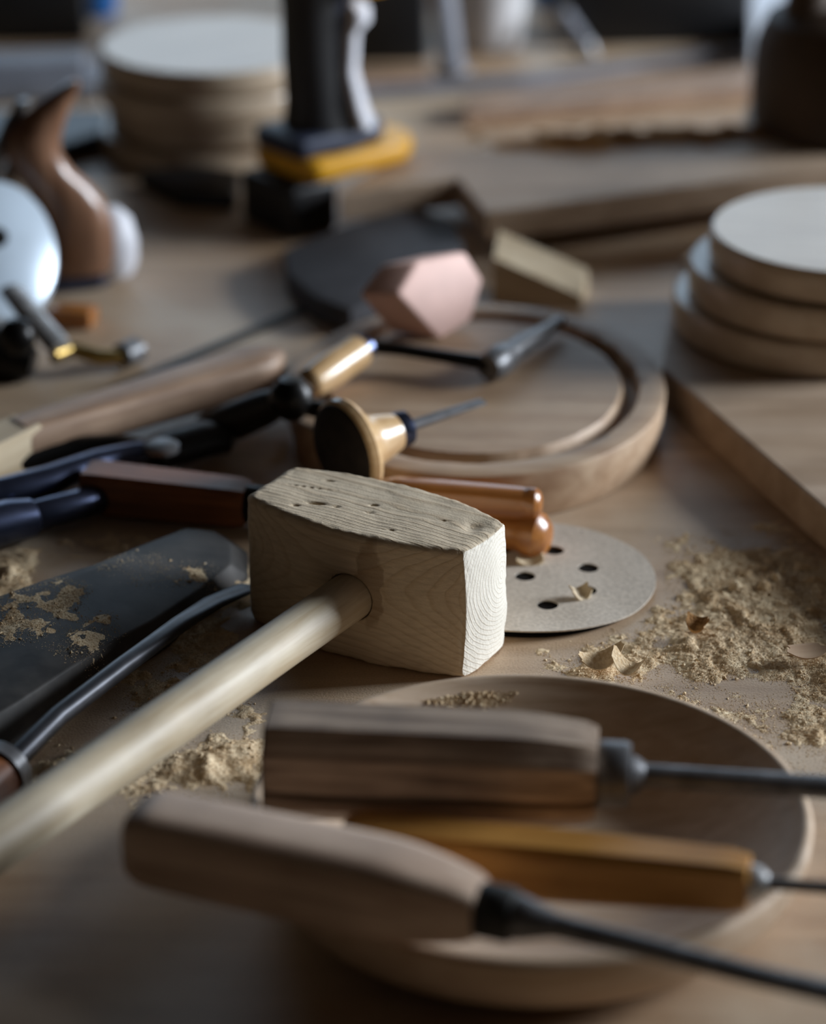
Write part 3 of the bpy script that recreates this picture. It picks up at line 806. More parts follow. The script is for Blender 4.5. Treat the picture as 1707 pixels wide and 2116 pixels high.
# ------------------------------------------------------------------ left: red brown handle, pliers, rod, stick
r0, r1 = at(180, 1005, 0.013), at(512, 1040, 0.013)
rh = tool('red_brown_chisel', 'red brown square handled chisel left of the mallet head', r0, r1)
Lr = (r1-r0).length; sec = []
for i in range(16):
    t = i/15; k = 1.0-0.10*t
    if i in (0, 15): k *= 0.93
    sec.append(octsec(t*Lr, 0.0115*k, 0.0112*k, 0.0022))
handle_part(rh, sec, M['red_wood'], True, 0.5)
tube_part('ferrule', rh, [(Lr-0.001, 0, 0), (Lr, 0, 0), (Lr+0.010, 0, 0), (Lr+0.0105, 0, 0)], [0.008, 0.0098, 0.0096, 0.004], M['black_steel'])
tube_part('blade', rh, [(Lr+0.009, 0, 0), (Lr+0.02, 0, -0.002), (Lr+0.035, 0, -0.005)], [0.004, 0.0035, (0.004, 0.002)], M['dark_steel'])

pl_c = at(330, 935, 0)
pl = thing('pliers', 'dark steel pliers with shiny blue black handles lying at the left', 'pliers', pl_c)
L_ = lambda x, y, z: at(x, y, z)-pl_c
tube_part('jaw', pl, [L_(310, 942, 0.012), L_(350, 926, 0.012), L_(420, 905, 0.012), L_(478, 905, 0.011), L_(488, 910, 0.010)],
          [(0.012, 0.007), (0.014, 0.009), (0.015, 0.009), (0.010, 0.008), (0.004, 0.005)], M['black_steel'])
v, f = lathe([(0, 0.0), (0.009, 0.0), (0.009, 0.003), (0.007, 0.0042), (0, 0.0045)], 24)
pv = mesh_obj('pivot', v, f, M['dark_steel'], pl); pv.location = L_(335, 930, 0.0195)
tube_part('handle', pl, [L_(330, 930, 0.012), L_(270, 938, 0.013), L_(200, 958, 0.014), L_(100, 994, 0.015), L_(0, 1020, 0.015), L_(-90, 1040, 0.014)],
          [(0.009, 0.006), (0.008, 0.006), (0.0075, 0.0075), (0.009, 0.008), (0.009, 0.008), 0.006], M['blued_steel'])
tube_part('handle', pl, [L_(330, 938, 0.012), L_(240, 920, 0.013), L_(130, 930, 0.013), L_(20, 955, 0.013), L_(-90, 985, 0.013)],
          [(0.009, 0.006), (0.007, 0.006), 0.007, 0.0075, 0.006], M['black_steel'])

d0, d1 = at(214, 1028, 0.011), at(-120, 1120, 0.012)
rd = tool('steel_rod_tool', 'shiny blued steel rod with rounded end below the pliers', d0, d1, 'steel tool')
Ld = (d1-d0).length
tube_part('rod', rd, [(0, 0, 0), (0.0012, 0, 0), (0.004, 0, 0), (Ld*0.42, 0, 0), (Ld*0.45, 0, 0)], [0.003, 0.0062, 0.0078, 0.0078, 0.0068], M['blued_steel'])
tube_part('socket', rd, [(Ld*0.44, 0, 0), (Ld*0.46, 0, 0), (Ld*0.60, 0, 0.001), (Ld*0.98, 0, 0.001), (Ld, 0, 0.001)], [0.008, 0.0098, 0.0112, 0.0115, 0.008], M['blued_steel'])

s0, s1 = at(64, 905, 0.020), at(-150, 1010, 0.014)
ps = tool('square_stick', 'pale square wooden stick end at the left edge', s0, s1, 'stick')
Ls = (s1-s0).length
handle_part(ps, [octsec(0, 0.0105, 0.0105, 0.0015), octsec(0.001, 0.0112, 0.0112, 0.0015), octsec(Ls, 0.0112, 0.0112, 0.0015)], M['pale_stick'], True, 0.4, 'shaft')
handle_part(ps, [octsec(-0.0004, 0.0098, 0.0098, 0.0015), octsec(0.0006, 0.0100, 0.0100, 0.0015)], M['pale_handle'], True, 0.4, 'end_grain')

# long batten with rounded end and a dark steel rule behind it
n0, n1 = at(578, 752, 0.022), at(40, 905, 0.022)
bt = tool('wooden_batten', 'long brown wooden batten with rounded end left of the draw knife', n0, n1, 'batten')
Ln = (n1-n0).length; sec = []
for i in range(20):
    t = i/19; e = min(1.0, 0.35+0.65*math.sqrt(min(1, t/0.10)))
    sec.append(supersec(t*Ln, 0.0165*e*(1-0.25*t), 0.0125*(0.7+0.3*e)*(1-0.25*t), 28, 3.6))
handle_part(bt, sec, M['brown_wood'], name='body')
m0, m1 = at(690, 612, 0.001), at(30, 893, 0.001)
ru = tool('steel_rule', 'thin dark steel rule lying straight on the bench at the left', m0, m1, 'ruler')
Lm = (m1-m0).length
bm_obj('strip', box_bm(0, Lm, -0.0042, 0.0042, -0.0008, 0.0006, 0.0002), M['rule'], ru, smooth=False)

# ------------------------------------------------------------------ dark axe head at the left, gouge in front of it
def axe():
    pix = [(-60, 1275), (60, 1232), (185, 1190), (300, 1135), (405, 1088), (470, 1090), (512, 1118), (512, 1165), (430, 1235), (330, 1310), (240, 1365), (130, 1440), (0, 1530), (-90, 1580)]
    pts = [at(x, y, 0.010) for x, y in pix]; c = sum(pts, Vector())/len(pts)
    bm = bmesh.new(); n = len(pts)
    lo = [bm.verts.new((p.x-c.x, p.y-c.y, 0)) for p in pts]
    mid = [bm.verts.new((p.x-c.x, p.y-c.y, 0.004)) for p in pts]
    def hz(p): return 0.009+0.010*max(0, min(1, (-p.x-0.02)/0.14))
    top = [bm.verts.new(((p.x-c.x)*0.86, (p.y-c.y)*0.86, hz(p))) for p in pts]
    top2 = [bm.verts.new(((p.x-c.x)*0.5-0.005, (p.y-c.y)*0.5, hz(p)+0.003)) for p in pts]
    bm.faces.new(list(reversed(lo))); bm.faces.new(top2)
    for a, b in ((lo, mid), (mid, top), (top, top2)):
        for i in range(n): bm.faces.new((a[i], a[(i+1) % n], b[(i+1) % n], b[i]))
    bmesh.ops.recalc_face_normals(bm, faces=bm.faces)
    bevelled(bm, 0.0012, 2, 0.3)
    o = bm_obj('axe_head', bm, M['forged'], ang=0.5); o.location = (c.x, c.y, 0)
    return tag(o, 'broad dark forged axe head lying flat left of the mallet', 'axe head')
axe_o = axe()
h0, h1 = at(18, 1580, 0.016), at(250, 1395, 0.024)
gg = tool('long_gouge', 'long dark gouge with steel ferrule running along the mallet handle', h0, h1, 'gouge')
inv3 = frame(h0, h1).inverted(); P3 = lambda x, y, z: inv3 @ at(x, y, z)
tube_part('ferrule', gg, [P3(-4, 1602, 0.015), P3(-2, 1600, 0.015), P3(20, 1580, 0.016), P3(26, 1575, 0.0165), P3(30, 1572, 0.0167)], [0.010, 0.0125, 0.0120, 0.010, 0.005], M['dark_steel'])
tube_part('handle', gg, [P3(-2, 1600, 0.015), P3(-60, 1650, 0.015), P3(-200, 1770, 0.015)], [0.0105, 0.013, 0.010], M['red_wood'])
tube_part('blade', gg, [P3(24, 1576, 0.0165), P3(120, 1480, 0.021), P3(250, 1380, 0.0225), P3(370, 1290, 0.019), P3(440, 1245, 0.013), P3(515, 1212, 0.008)],
          [0.005, 0.0045, 0.0045, (0.005, 0.0035), (0.006, 0.0025), (0.0065, 0.001)], M['blade_steel'])

# ------------------------------------------------------------------ hand plane at the left
hp_c = at(140, 610, 0.0008)
hp = thing('hand_plane', 'hand plane with curved wooden handle at the left edge', 'hand plane', hp_c)
bm = prism_bm([(-0.20, -0.075), (0.020, 0.012), (0.030, 0.030), (0.012, 0.045), (-0.22, -0.03)], 0, 0.010, 0.002)
bm_obj('sole', bm, M['blued_steel'], hp)
def tote():
    # outline in x (across picture) and z, metres, with a local half thickness
    sc = 0.000298
    def q(x, y): return ((x-140)*sc, (610-y)*sc*1.06)
    left = [(95, 598), (88, 560), (92, 520), (88, 480), (66, 430), (38, 385), (22, 348), (34, 312), (70, 280), (110, 252), (148, 230), (172, 218)]
    right = [(232, 598), (243, 560), (238, 510), (222, 462), (196, 425), (160, 392), (140, 362), (138, 335), (147, 305), (160, 275), (176, 248), (184, 228)]
    secs = []
    for i, (l, r) in enumerate(zip(left, right)):
        (x0, z0), (x1, z1) = q(*l), q(*r)
        cx, cz = (x0+x1)/2, (z0+z1)/2; hx, hzz = (x1-x0)/2, (z1-z0)/2
        th = 0.0135*(1-0.55*max(0, (i-7)/4)) if i > 0 else 0.012
        secs.append([(cx+hx*math.copysign(abs(math.cos(t))**0.8, math.cos(t)), th*math.sin(t), cz+hzz*math.cos(t)) for t in [2*math.pi*j/28 for j in range(28)]])
    return loft(secs)
v, f = tote(); to = mesh_obj('tote', v, f, M['tote_wood'], hp, ang=1.2); to.location = (0, 0.01, 0.008); to.rotation_euler = (0, 0, math.radians(14))
v, f = lathe([(0, 0), (0.013, 0), (0.016, 0.008), (0.0165, 0.02), (0.013, 0.034), (0.006, 0.041), (0, 0.042)], 32)
tk = mesh_obj('tote_highlight', v, f, M['pale_plastic'], hp); tk.location = (0.025, 0.026, 0.006)  # pale lump standing in for the white highlight beside the tote
lv, lf = lathe([(0, -0.007), (0.7, -0.007), (0.93, -0.004), (1.0, 0.0), (0.93, 0.005), (0.6, 0.009), (0, 0.011)], 40, 0.036, 0.047)
lc = mesh_obj('lever_cap', lv, lf, M['cap_metal'], hp); lc.location = at(42, 500, 0.045)-hp_c+Vector((-0.010, -0.02, 0.0)); lc.rotation_euler = (math.radians(48), math.radians(18), math.radians(20))
v, f = lathe([(0, 0.0), (0.006, 0.0), (0.006, 0.003), (0.0045, 0.0045), (0, 0.0045)], 20)
sc_ = mesh_obj('screw', v, f, M['black_steel'], lc); sc_.location = (-0.005, 0.004, 0.0105)
tube_part('blade', hp, [(-0.075, 0.02, 0.03), (-0.05, 0.01, 0.06), (-0.028, 0.015, 0.105), (-0.022, 0.015, 0.118)], [(0.016, 0.003), (0.018, 0.003), (0.014, 0.003), (0.008, 0.002)], M['dark_steel'])
bm = prism_bm([(-0.09, -0.045), (-0.045, -0.028), (-0.04, 0.0), (-0.085, 0.0)], 0.010, 0.055, 0.003)
bm_obj('frog', bm, M['black_steel'], hp)

# metal clamp in front of the plane
cl_c = at(90, 720, 0)
cl = thing('screw_clamp', 'small metal clamp with brass screw below the hand plane', 'clamp', cl_c)
Q = lambda x, y, z: at(x, y, z)-cl_c
tube_part('jaw_bar', cl, [Q(22, 600, 0.034), Q(60, 645, 0.030), Q(122, 716, 0.018), Q(128, 724, 0.012)], [(0.007, 0.004), (0.0075, 0.0045), (0.0075, 0.0045), (0.005, 0.004)], M['steel'])
tube_part('body', cl, [Q(-60, 700, 0.014), Q(10, 735, 0.014), Q(70, 752, 0.010)], [0.013, 0.014, 0.009], M['black_steel'])
v, f = lathe([(0, -0.010), (0.006, -0.009), (0.010, -0.004), (0.0105, 0.002), (0.008, 0.007), (0.004, 0.0098), (0, 0.0102)], 28)
kb = mesh_obj('knob', v, f, M['black_steel'], cl); kb.location = Q(36, 695, 0.034)
tube_part('screw', cl, [Q(110, 735, 0.012), Q(150, 722, 0.012), Q(205, 738, 0.010), Q(250, 738, 0.008)], [0.005, 0.0046, 0.0046, 0.0044], M['brass'])
tube_part('swivel_tip', cl, [Q(246, 738, 0.008), Q(252, 736, 0.008), Q(282, 722, 0.008), Q(288, 718, 0.008)], [0.005, 0.0075, 0.0075, 0.004], M['dark_steel'])
am_c = at(150, 672, 0)
am = bm_obj('amber_offcut', prism_bm([(-0.018, -0.006), (0.012, -0.010), (0.016, 0.006), (-0.010, 0.010)], 0, 0.012, 0.003), M['amber_wood'])
am.location = am_c; tag(am, 'small amber wood piece between hand plane and clamp', 'offcut')

# ------------------------------------------------------------------ cordless drill
dr_c = at(640, 455, 0)
dang = math.radians(40)
dr = thing('cordless_drill', 'black and yellow cordless drill standing upright on its battery', 'drill', dr_c, dang)
bm_obj('battery', box_bm(-0.034, 0.004, -0.026, 0.030, 0, 0.0345, 0.004, 3), M['black'], dr)
def rounded_plate(x0, x1, y0, y1, z0, z1, r, bev):
    pts = []
    for cx, cy, s in ((x1-r, y1-r, 0), (x0+r*.4, y1-r*.4, 1), (x0+r*.4, y0+r*.4, 2), (x1-r, y0+r, 3)):
        rr = r if s in (0, 3) else r*.4
        for k in range(7):
            a = math.pi/2*(s+k/6); pts.append((cx+rr*math.cos(a), cy+rr*math.sin(a)))
    return prism_bm(pts, z0, z1, bev, 2)
bm_obj('foot', rounded_plate(-0.022, 0.079, -0.030, 0.036, 0.0340, 0.0500, 0.030, 0.006), M['yellow'], dr)['label'] = 'yellow foot plate'
bm_obj('foot_cover', rounded_plate(-0.026, 0.054, -0.024, 0.028, 0.0495, 0.064, 0.020, 0.005), M['rubber'], dr)
gr = []
for i, (z, cx, hx, hy) in enumerate([(0.050, 0.012, 0.030, 0.024), (0.064, 0.012, 0.026, 0.022), (0.080, 0.010, 0.0225, 0.019), (0.110, 0.007, 0.0215, 0.018), (0.140, 0.008, 0.0225, 0.018), (0.165, 0.010, 0.026, 0.019), (0.185, 0.014, 0.032, 0.022)]):
    gr.append([(cx+hx*math.copysign(abs(math.cos(t))**0.8, math.cos(t)), hy*math.copysign(abs(math.sin(t))**0.8, math.sin(t)), z) for t in [2*math.pi*j/32 for j in range(32)]])
v, f = loft(gr); mesh_obj('grip', v, f, M['black'], dr)
fs = []
for (z, cx, hx, hy) in [(0.064, 0.0385, 0.008, 0.018), (0.075, 0.034, 0.008, 0.0175), (0.10, 0.0285, 0.007, 0.016), (0.125, 0.030, 0.007, 0.016), (0.132, 0.034, 0.010, 0.0165), (0.140, 0.034, 0.010, 0.0165), (0.146, 0.030, 0.004, 0.012)]:
    fs.append([(0.010+(cx-0.010)*0.80+(hx*math.cos(t)*0.80+hy*math.sin(t)*0.6)*0.9, -(cx-0.010)*0.60+(-hx*math.cos(t)*0.6+hy*math.sin(t)*0.8)*0.9, z) for t in [2*math.pi*j/24 for j in range(24)]])
v, f = loft(fs); mesh_obj('grip_strip', v, f, M['pale_plastic'], dr)['label'] = 'pale grey strip along the grip'  # pale strip set against one side of the grip
sp = []
for (z, cx, hx, hy) in [(0.066, 0.020, 0.019, 0.0215), (0.085, 0.017, 0.016, 0.0195), (0.12, 0.0145, 0.016, 0.0185), (0.155, 0.017, 0.019, 0.0192), (0.178, 0.021, 0.024, 0.0215)]:
    sp.append([(cx+hx*math.cos(t), hy*math.sin(t), z) for t in [2*math.pi*j/24 for j in range(24)]])
v, f = loft(sp); mesh_obj('grip_inlay', v, f, M['rubber'], dr)
v, f = tube([(-0.055, 0, 0.205), (-0.05, 0, 0.205), (0.06, 0, 0.205), (0.07, 0, 0.205)], [0.022, 0.030, 0.030, 0.022], 32)
mesh_obj('motor_housing', v, f, M['yellow'], dr)
v, f = tube([(0.068, 0, 0.205), (0.075, 0, 0.205), (0.10, 0, 0.205), (0.112, 0, 0.205)], [0.02, 0.021, 0.02, 0.012], 32)
mesh_obj('chuck', v, f, M['black'], dr)
bm_obj('trigger_guard', box_bm(0.020, 0.046, -0.034, -0.008, 0.150, 0.180, 0.005, 3), M['yellow'], dr)


# ------------------------------------------------------------------ blurred things at the back of the bench
def boxthing(name, label, cat, c, sx, sy, h, rz, mat, lid=None, bev=0.004):
    t = thing(name, label, cat, c, rz)
    bm_obj('body', box_bm(-sx/2, sx/2, -sy/2, sy/2, 0, h*(0.78 if lid else 1), bev, 3), mat, t)
    if lid:
        bm_obj('lid', box_bm(-sx/2-0.002, sx/2+0.002, -sy/2-0.002, sy/2+0.002, h*0.78, h, bev, 3), lid, t)
        tube_part('handle', t, [(-sx*0.2, 0, h-0.002), (-sx*0.2, 0, h+0.012), (sx*0.2, 0, h+0.012), (sx*0.2, 0, h-0.002)], 0.004, M['black'])
    return t
board('stack_shadow_slab', 'flat black slab standing in for the shadow in front of the left disc stack', [(285, 350), (372, 394), (486, 400), (500, 352), (430, 341)], 0, 0.012, M['black'], 0.002, 'stack shadow slab')  # black slab in place of the shadow at the foot of the stack
boxthing('tool_case', 'black lidded tool case behind the cordless drill', 'tool case', at(800, 112), 0.062, 0.05, 0.085, math.radians(4), M['black'], M['black'])
boxthing('tool_case', 'wide black lidded tool case at the back right of the bench', 'tool case', at(1345, 70), 0.15, 0.07, 0.09, math.radians(6), M['black'], M['black'])
boxthing('tool_case', 'black lidded tool case in the far left corner', 'tool case', at(35, 72), 0.115, 0.05, 0.06, math.radians(4), M['black'], M['black'])
def tub(name, label, cat, c, r0, r1, h, mat, band=None):
    t = thing(name, label, cat, c)
    v, f = lathe([(0, 0), (r0-0.002, 0), (r0, 0.002), (r1, h-0.004), (r1+0.002, h-0.003), (r1+0.002, h), (r1-0.002, h), (r0-0.003, 0.004), (0, 0.004)], 48)
    mesh_obj('body', v, f, mat, t)
    if band:
        v, f = lathe([(r1+0.0005, h-0.012), (r1+0.003, h-0.012), (r1+0.004, h-0.006), (r1+0.003, h-0.003), (r1+0.0005, h-0.003)], 48)
        mesh_obj('rim_band', v, f, band, t)
    return t
tub('white_bucket', 'tapering off white bucket at the back of the bench', 'bucket', at(1003, 92), 0.028, 0.044, 0.11, M['canvas'], M['pale_plastic'])
tub('blue_pot', 'bright blue pot at the back left above the disc stack', 'pot', at(200, 30), 0.017, 0.020, 0.04, M['blue'], M['blue'])
tub('blue_pot', 'dark blue pot right of the off white bucket', 'pot', at(1165, 12), 0.024, 0.028, 0.05, M['blue'], M['blue'])
tub('teal_pot', 'small teal pot at the top edge left of the jar', 'pot', at(1335, -12), 0.022, 0.026, 0.05, M['teal'], M['teal'])
gp = tool('grey_post', 'grey upright metal strut beside the off white bucket', at(935, 150, 0.0), at(935, 150, 0.0)+Vector((-0.012, 0.01, 0.10)), 'strut')
tube_part('shaft', gp, [(0, 0, 0), (0.1, 0, 0)], [(0.011, 0.008), (0.010, 0.008)], M['grey_board'])
tube_part('foot', gp, [(0.0, 0, 0), (0.004, 0, 0)], [0.015, 0.014], M['grey_board'])
g2 = tool('grey_strut', 'thin grey leaning strut right of the off white bucket', at(1215, 105, 0.004), at(1160, 30, 0.03), 'strut')
tube_part('shaft', g2, [(0, 0, 0), ((at(1215, 105, 0.004)-at(1160, 30, 0.03)).length, 0, 0)], [0.007, 0.008], M['grey_board'])
tube_part('tip', g2, [(-0.008, 0, 0), (0.004, 0, 0)], [0.004, 0.0085], M['dark_steel'])
board('grey_rail', 'long grey strip lying behind the notched board', [(700, 196), (1080, 166), (1560, 100), (1560, 88), (1080, 150), (700, 180)], 0, 0.006, M['grey_board'], 0.001, 'rail')
board('brown_batten', 'brown batten at the back between the drill and the bucket', [(735, 168), (890, 154), (890, 138), (735, 150)], 0, 0.010, M['brown_wood'], 0.001, 'batten')
board('plank', 'brown plank lying behind the sawdust at the back right', [(960, 232), (1590, 178), (1590, 130), (1100, 178), (960, 200)], 0, 0.012, M['brown_wood'], 0.001)
board('grey_plank', 'lower grey plank of the pile at the far left', [(-40, 182), (205, 172), (210, 122), (-40, 130)], 0, 0.014, M['grey_board'], 0.0015)
board('grey_plank', 'upper narrow grey plank of the pile at the far left', [(-40, 140), (175, 128), (180, 98), (-40, 104)], 0.014, 0.024, M['grey_board'], 0.0015)
am2 = boxthing('orange_box', 'small orange brown box at the top behind the drill', 'box', at(830, 8), 0.05, 0.03, 0.05, 0, M['amber_wood'], M['amber_wood'])

board('shadow_slab', 'flat black slab standing in for shadow behind the hand plane handle', [(-60, 335), (50, 322), (140, 296), (226, 268), (222, 222), (-60, 226)], 0, 0.014, M['black'], 0.004, 'shadow slab')  # black slab laid in place of the shadow behind the plane
# dark jar at the right back with white tub behind
jr = thing('dark_jar', 'dark brown bulging jar with knob at the back right', 'jar', at(1740, 264, LB_T))
v, f = lathe([(0, 0), (0.056, 0), (0.062, 0.004), (0.064, 0.03), (0.0625, 0.06), (0.055, 0.078), (0.036, 0.088), (0, 0.090)], 56)
mesh_obj('body', v, f, M['dark_brown'], jr)
v, f = tube([(-0.030, -0.012, 0.070), (-0.030, -0.012, 0.085), (-0.028, -0.011, 0.102), (-0.026, -0.010, 0.112), (-0.025, -0.010, 0.118), (-0.025, -0.010, 0.120)], [0.018, 0.0165, 0.0145, 0.012, 0.007, 0.002], 28)
mesh_obj('knob', v, f, M['dark_brown'], jr)
board('white_foam_board', 'white foam board lying behind the dark jar', [(1548, 104), (1950, 66), (1950, -70), (1548, -60)], 0, 0.02, M['white'], 0.002)

# added out-of-view crate that shades the front edge of the notched board
cr = thing('shade_crate', 'added unseen slatted crate that shades the notched board', 'crate', (0.45, 1.685, 0), math.radians(4))
CW, CD, CH = 0.062, 0.050, 0.172
for sx in (-1, 1):
    for sy in (-1, 1):
        bm_obj('shade_crate_post', box_bm(sx*(CW-0.012)-0.011, sx*(CW-0.012)+0.011, sy*(CD-0.012)-0.011, sy*(CD-0.012)+0.011, 0.0, CH, 0.001), M['board'], cr, smooth=False)
for k in range(3):
    z = 0.008+k*0.055
    for sx in (-1, 1):
        bm_obj('shade_crate_slat', box_bm(sx*(CW+0.004)-0.004, sx*(CW+0.004)+0.004, -CD, CD, z, z+0.051, 0.001), M['board'], cr, smooth=False)
    for sy in (-1, 1):
        bm_obj('shade_crate_slat', box_bm(-CW, CW, sy*(CD+0.004)-0.004, sy*(CD+0.004)+0.004, z, z+0.051, 0.001), M['board'], cr, smooth=False)
bm_obj('shade_crate_base', box_bm(-CW+0.02, CW-0.02, -CD+0.02, CD-0.02, 0.004, 0.012, 0.001), M['board'], cr, smooth=False)

# ------------------------------------------------------------------ sawdust
def vnoise(x, y, seed):
    xi = np.floor(x).astype(int); yi = np.floor(y).astype(int); xf, yf = x-xi, y-yi
    def h(a, b):
        n = (a*374761393+b*668265263+seed*982451653) & 0x7fffffff
        n = ((n ^ (n >> 13))*1274126177) & 0x7fffffff
        return ((n ^ (n >> 16)) & 0xffff)/65535.0
    u, v = xf*xf*(3-2*xf), yf*yf*(3-2*yf)
    return (h(xi, yi)*(1-u)+h(xi+1, yi)*u)*(1-v)+(h(xi, yi+1)*(1-u)+h(xi+1, yi+1)*u)*v
def dust_patch(label, blobs, base, step, hmax, mat, seed=1, z0=0.0, grains=6000, bare=(), surf=None, lim=None):
    """granular heap: blobs = (centre vector, rx, ry, weight); sinks below the surface where thin"""
    xs0 = min(b[0].x-b[1]*1.6 for b in blobs); xs1 = max(b[0].x+b[1]*1.6 for b in blobs)
    ys0 = min(b[0].y-b[2]*1.6 for b in blobs); ys1 = max(b[0].y+b[2]*1.6 for b in blobs)
    X, Y = np.meshgrid(np.arange(xs0, xs1, step), np.arange(ys0, ys1, step))
    W = np.zeros_like(X)
    for c, rx, ry, w in blobs: W = np.maximum(W, w*np.exp(-(((X-c.x)/rx)**2+((Y-c.y)/ry)**2)))
    if lim is not None: W = np.where(lim(X, Y), W, -1.0)
    for c, rx, ry, w in bare: W -= w*np.exp(-(((X-c.x)/rx)**2+((Y-c.y)/ry)**2))
    n = np.zeros_like(X); amp, fq = 1.0, 70.0; tot = 0
    for o in range(6):
        n += amp*vnoise(X*fq+13*o, Y*fq*0.8+7*o, seed+o); tot += amp; amp *= 0.64; fq *= 2.0
    n /= tot
    big = vnoise(X*28, Y*28, seed+20)
    cl = np.clip((vnoise(X*150, Y*130, seed+31)*0.65+big*0.35-0.60)*4.5, 0, 1)*(0.75+0.5*vnoise(X*420, Y*420, seed+44))       # scattered lumps
    H = (n-0.5)*1.3+W*1.0-0.31+cl*0.85*np.clip(W, 0, 1)
    Z = z0+np.maximum(np.clip(H, -0.35, 1.2)*hmax, -0.0003)
    if surf is not None: Z = Z+surf(X, Y)
    keep = H > -0.12
    ny, nx = X.shape
    q = keep[:-1, :-1] | keep[1:, :-1] | keep[:-1, 1:] | keep[1:, 1:]
    idx = np.arange(nx*ny).reshape(ny, nx)
    F = np.stack([idx[:-1, :-1][q], idx[:-1, 1:][q], idx[1:, 1:][q], idx[1:, :-1][q]], 1)
    gr_n = grains
    gp = np.random.RandomState(seed)
    prob = np.clip(H.ravel()+0.30, 0.0, 1.2)*(W.ravel() > 0.10); prob /= prob.sum()
    pick = gp.choice(nx*ny, size=gr_n, p=prob)
    gs = 0.00024*gp.uniform(0.5, 1.3, gr_n)*np.where(gp.rand(gr_n) < 0.012, 3.5, 1.0)
    gx = X.ravel()[pick]+gp.uniform(-step, step, gr_n); gy = Y.ravel()[pick]+gp.uniform(-step, step, gr_n)
    gz = np.maximum(Z.ravel()[pick], z0 if surf is None else (surf(gx, gy)+z0))+gs*0.25
    octa = np.array([(1, 0, 0), (-1, 0, 0), (0, 1, 0), (0, -1, 0), (0, 0, 1), (0, 0, -1)], float)
    ov_ = octa[None]*gp.uniform(0.5, 1.5, (gr_n, 6, 1))*gs[:, None, None]*np.array([1.2, 0.9, 0.7])
    an = gp.uniform(0, 6.28, gr_n); ca, sa = np.cos(an)[:, None], np.sin(an)[:, None]
    ox, oy = ov_[..., 0]*ca-ov_[..., 1]*sa, ov_[..., 0]*sa+ov_[..., 1]*ca
    GV = np.stack([ox+gx[:, None], oy+gy[:, None], ov_[..., 2]+gz[:, None]], -1).reshape(-1, 3)
    ot = np.array([(4, 0, 2), (4, 2, 1), (4, 1, 3), (4, 3, 0), (5, 2, 0), (5, 1, 2), (5, 3, 1), (5, 0, 3)])
    used, invx = np.unique(F, return_inverse=True); F = invx.reshape(F.shape)
    V = np.stack([X.ravel()[used], Y.ravel()[used], Z.ravel()[used]], 1)
    GT = (ot[None]+(np.arange(gr_n)*6)[:, None, None]+len(V)).reshape(-1, 3)
    V = np.concatenate([V, GV]); LI = np.concatenate([F.ravel(), GT.ravel()]).astype(np.int32)
    LT = np.concatenate([np.full(len(F), 4), np.full(len(GT), 3)]).astype(np.int32)
    LS = np.concatenate([[0], np.cumsum(LT)[:-1]]).astype(np.int32)
    me = bpy.data.meshes.new('sawdust'); me.vertices.add(len(V)); me.vertices.foreach_set('co', V.ravel())
    me.loops.add(len(LI)); me.loops.foreach_set('vertex_index', LI)
    me.polygons.add(len(LT)); me.polygons.foreach_set('loop_start', LS)
    me.polygons.foreach_set('loop_total', LT); me.update(calc_edges=True)
    me.polygons.foreach_set('use_smooth', np.arange(len(LT)) < len(F)); me.materials.append(mat)
    o = bpy.data.objects.new('sawdust', me); COL.objects.link(o)
    return stuff(o, label, 'sawdust')
B = lambda x, y, rx, ry, w: (at(x, y), rx, ry, w)
BP0, BP1 = at(1368, 758, BT), at(1707, 1052, BT); BPN = Vector(((BP1-BP0).y, -(BP1-BP0).x, 0)).normalized()
dust_patch('pale granular sawdust spread right of the sanding disc',
           [B(1420, 1300, 0.085, 0.055, 0.78), B(1540, 1220, 0.08, 0.05, 0.78), B(1250, 1368, 0.055, 0.016, 0.66), B(1720, 1380, 0.040, 0.030, 0.80),
            B(1680, 1240, 0.06, 0.045, 0.70), B(1100, 1350, 0.022, 0.012, 0.6), B(1400, 1180, 0.03, 0.04, 0.5), B(1660, 1500, 0.06, 0.04, 0.36), B(1500, 1440, 0.06, 0.03, 0.40)],
           0, 0.0007, 0.0042, M['dust'], 3, grains=60000,
           lim=lambda X, Y: (X-BP0.x)*BPN.x+(Y-BP0.y)*BPN.y > 0.003,
           bare=[B(1540, 1425, 0.030, 0.018, 0.30), B(1150, 1215, 0.052, 0.05, 1.4), B(800, 1390, 0.05, 0.05, 2.0)])
dust_patch('sawdust between the mallet handle and the dish', [B(380, 1590, 0.035, 0.02, 0.8), B(200, 1600, 0.04, 0.02, 0.7), B(480, 1560, 0.02, 0.015, 0.7)], 0, 0.0009, 0.004, M['dust'], 11)
dust_patch('sawdust heap between axe head and mallet head', [B(480, 1215, 0.012, 0.03, 0.95), B(420, 1290, 0.02, 0.02, 0.7), B(360, 1420, 0.03, 0.03, 0.55)], 0, 0.0009, 0.005, M['dust'], 17, lim=lambda X, Y: ((X-MC.x)*math.cos(MA)+(Y-MC.y)*math.sin(MA) < -0.064) | (-(X-MC.x)*math.sin(MA)+(Y-MC.y)*math.cos(MA) < -0.036))
dust_patch('sawdust clump at the left edge above the axe head', [B(10, 1195, 0.012, 0.03, 0.95), B(200, 1120, 0.03, 0.02, 0.4)], 0, 0.0012, 0.005, M['dust'], 23)
dust_patch('brown sawdust ridge along the back of the notched board', [(at(1180, 300, LB_T), 0.05, 0.014, 0.95), (at(1330, 292, LB_T), 0.06, 0.014, 0.95), (at(1500, 278, LB_T), 0.05, 0.014, 0.85)], 0, 0.0018, 0.008, M['dust_brown'], 29, z0=LB_T)
def dish_surf(X, Y):
    r = np.sqrt((X-dish_c.x)**2+(Y-dish_c.y)**2)
    pr_ = sorted(dish_profile()[-17:]); return np.interp(r, [p[0] for p in pr_], [p[1] for p in pr_])
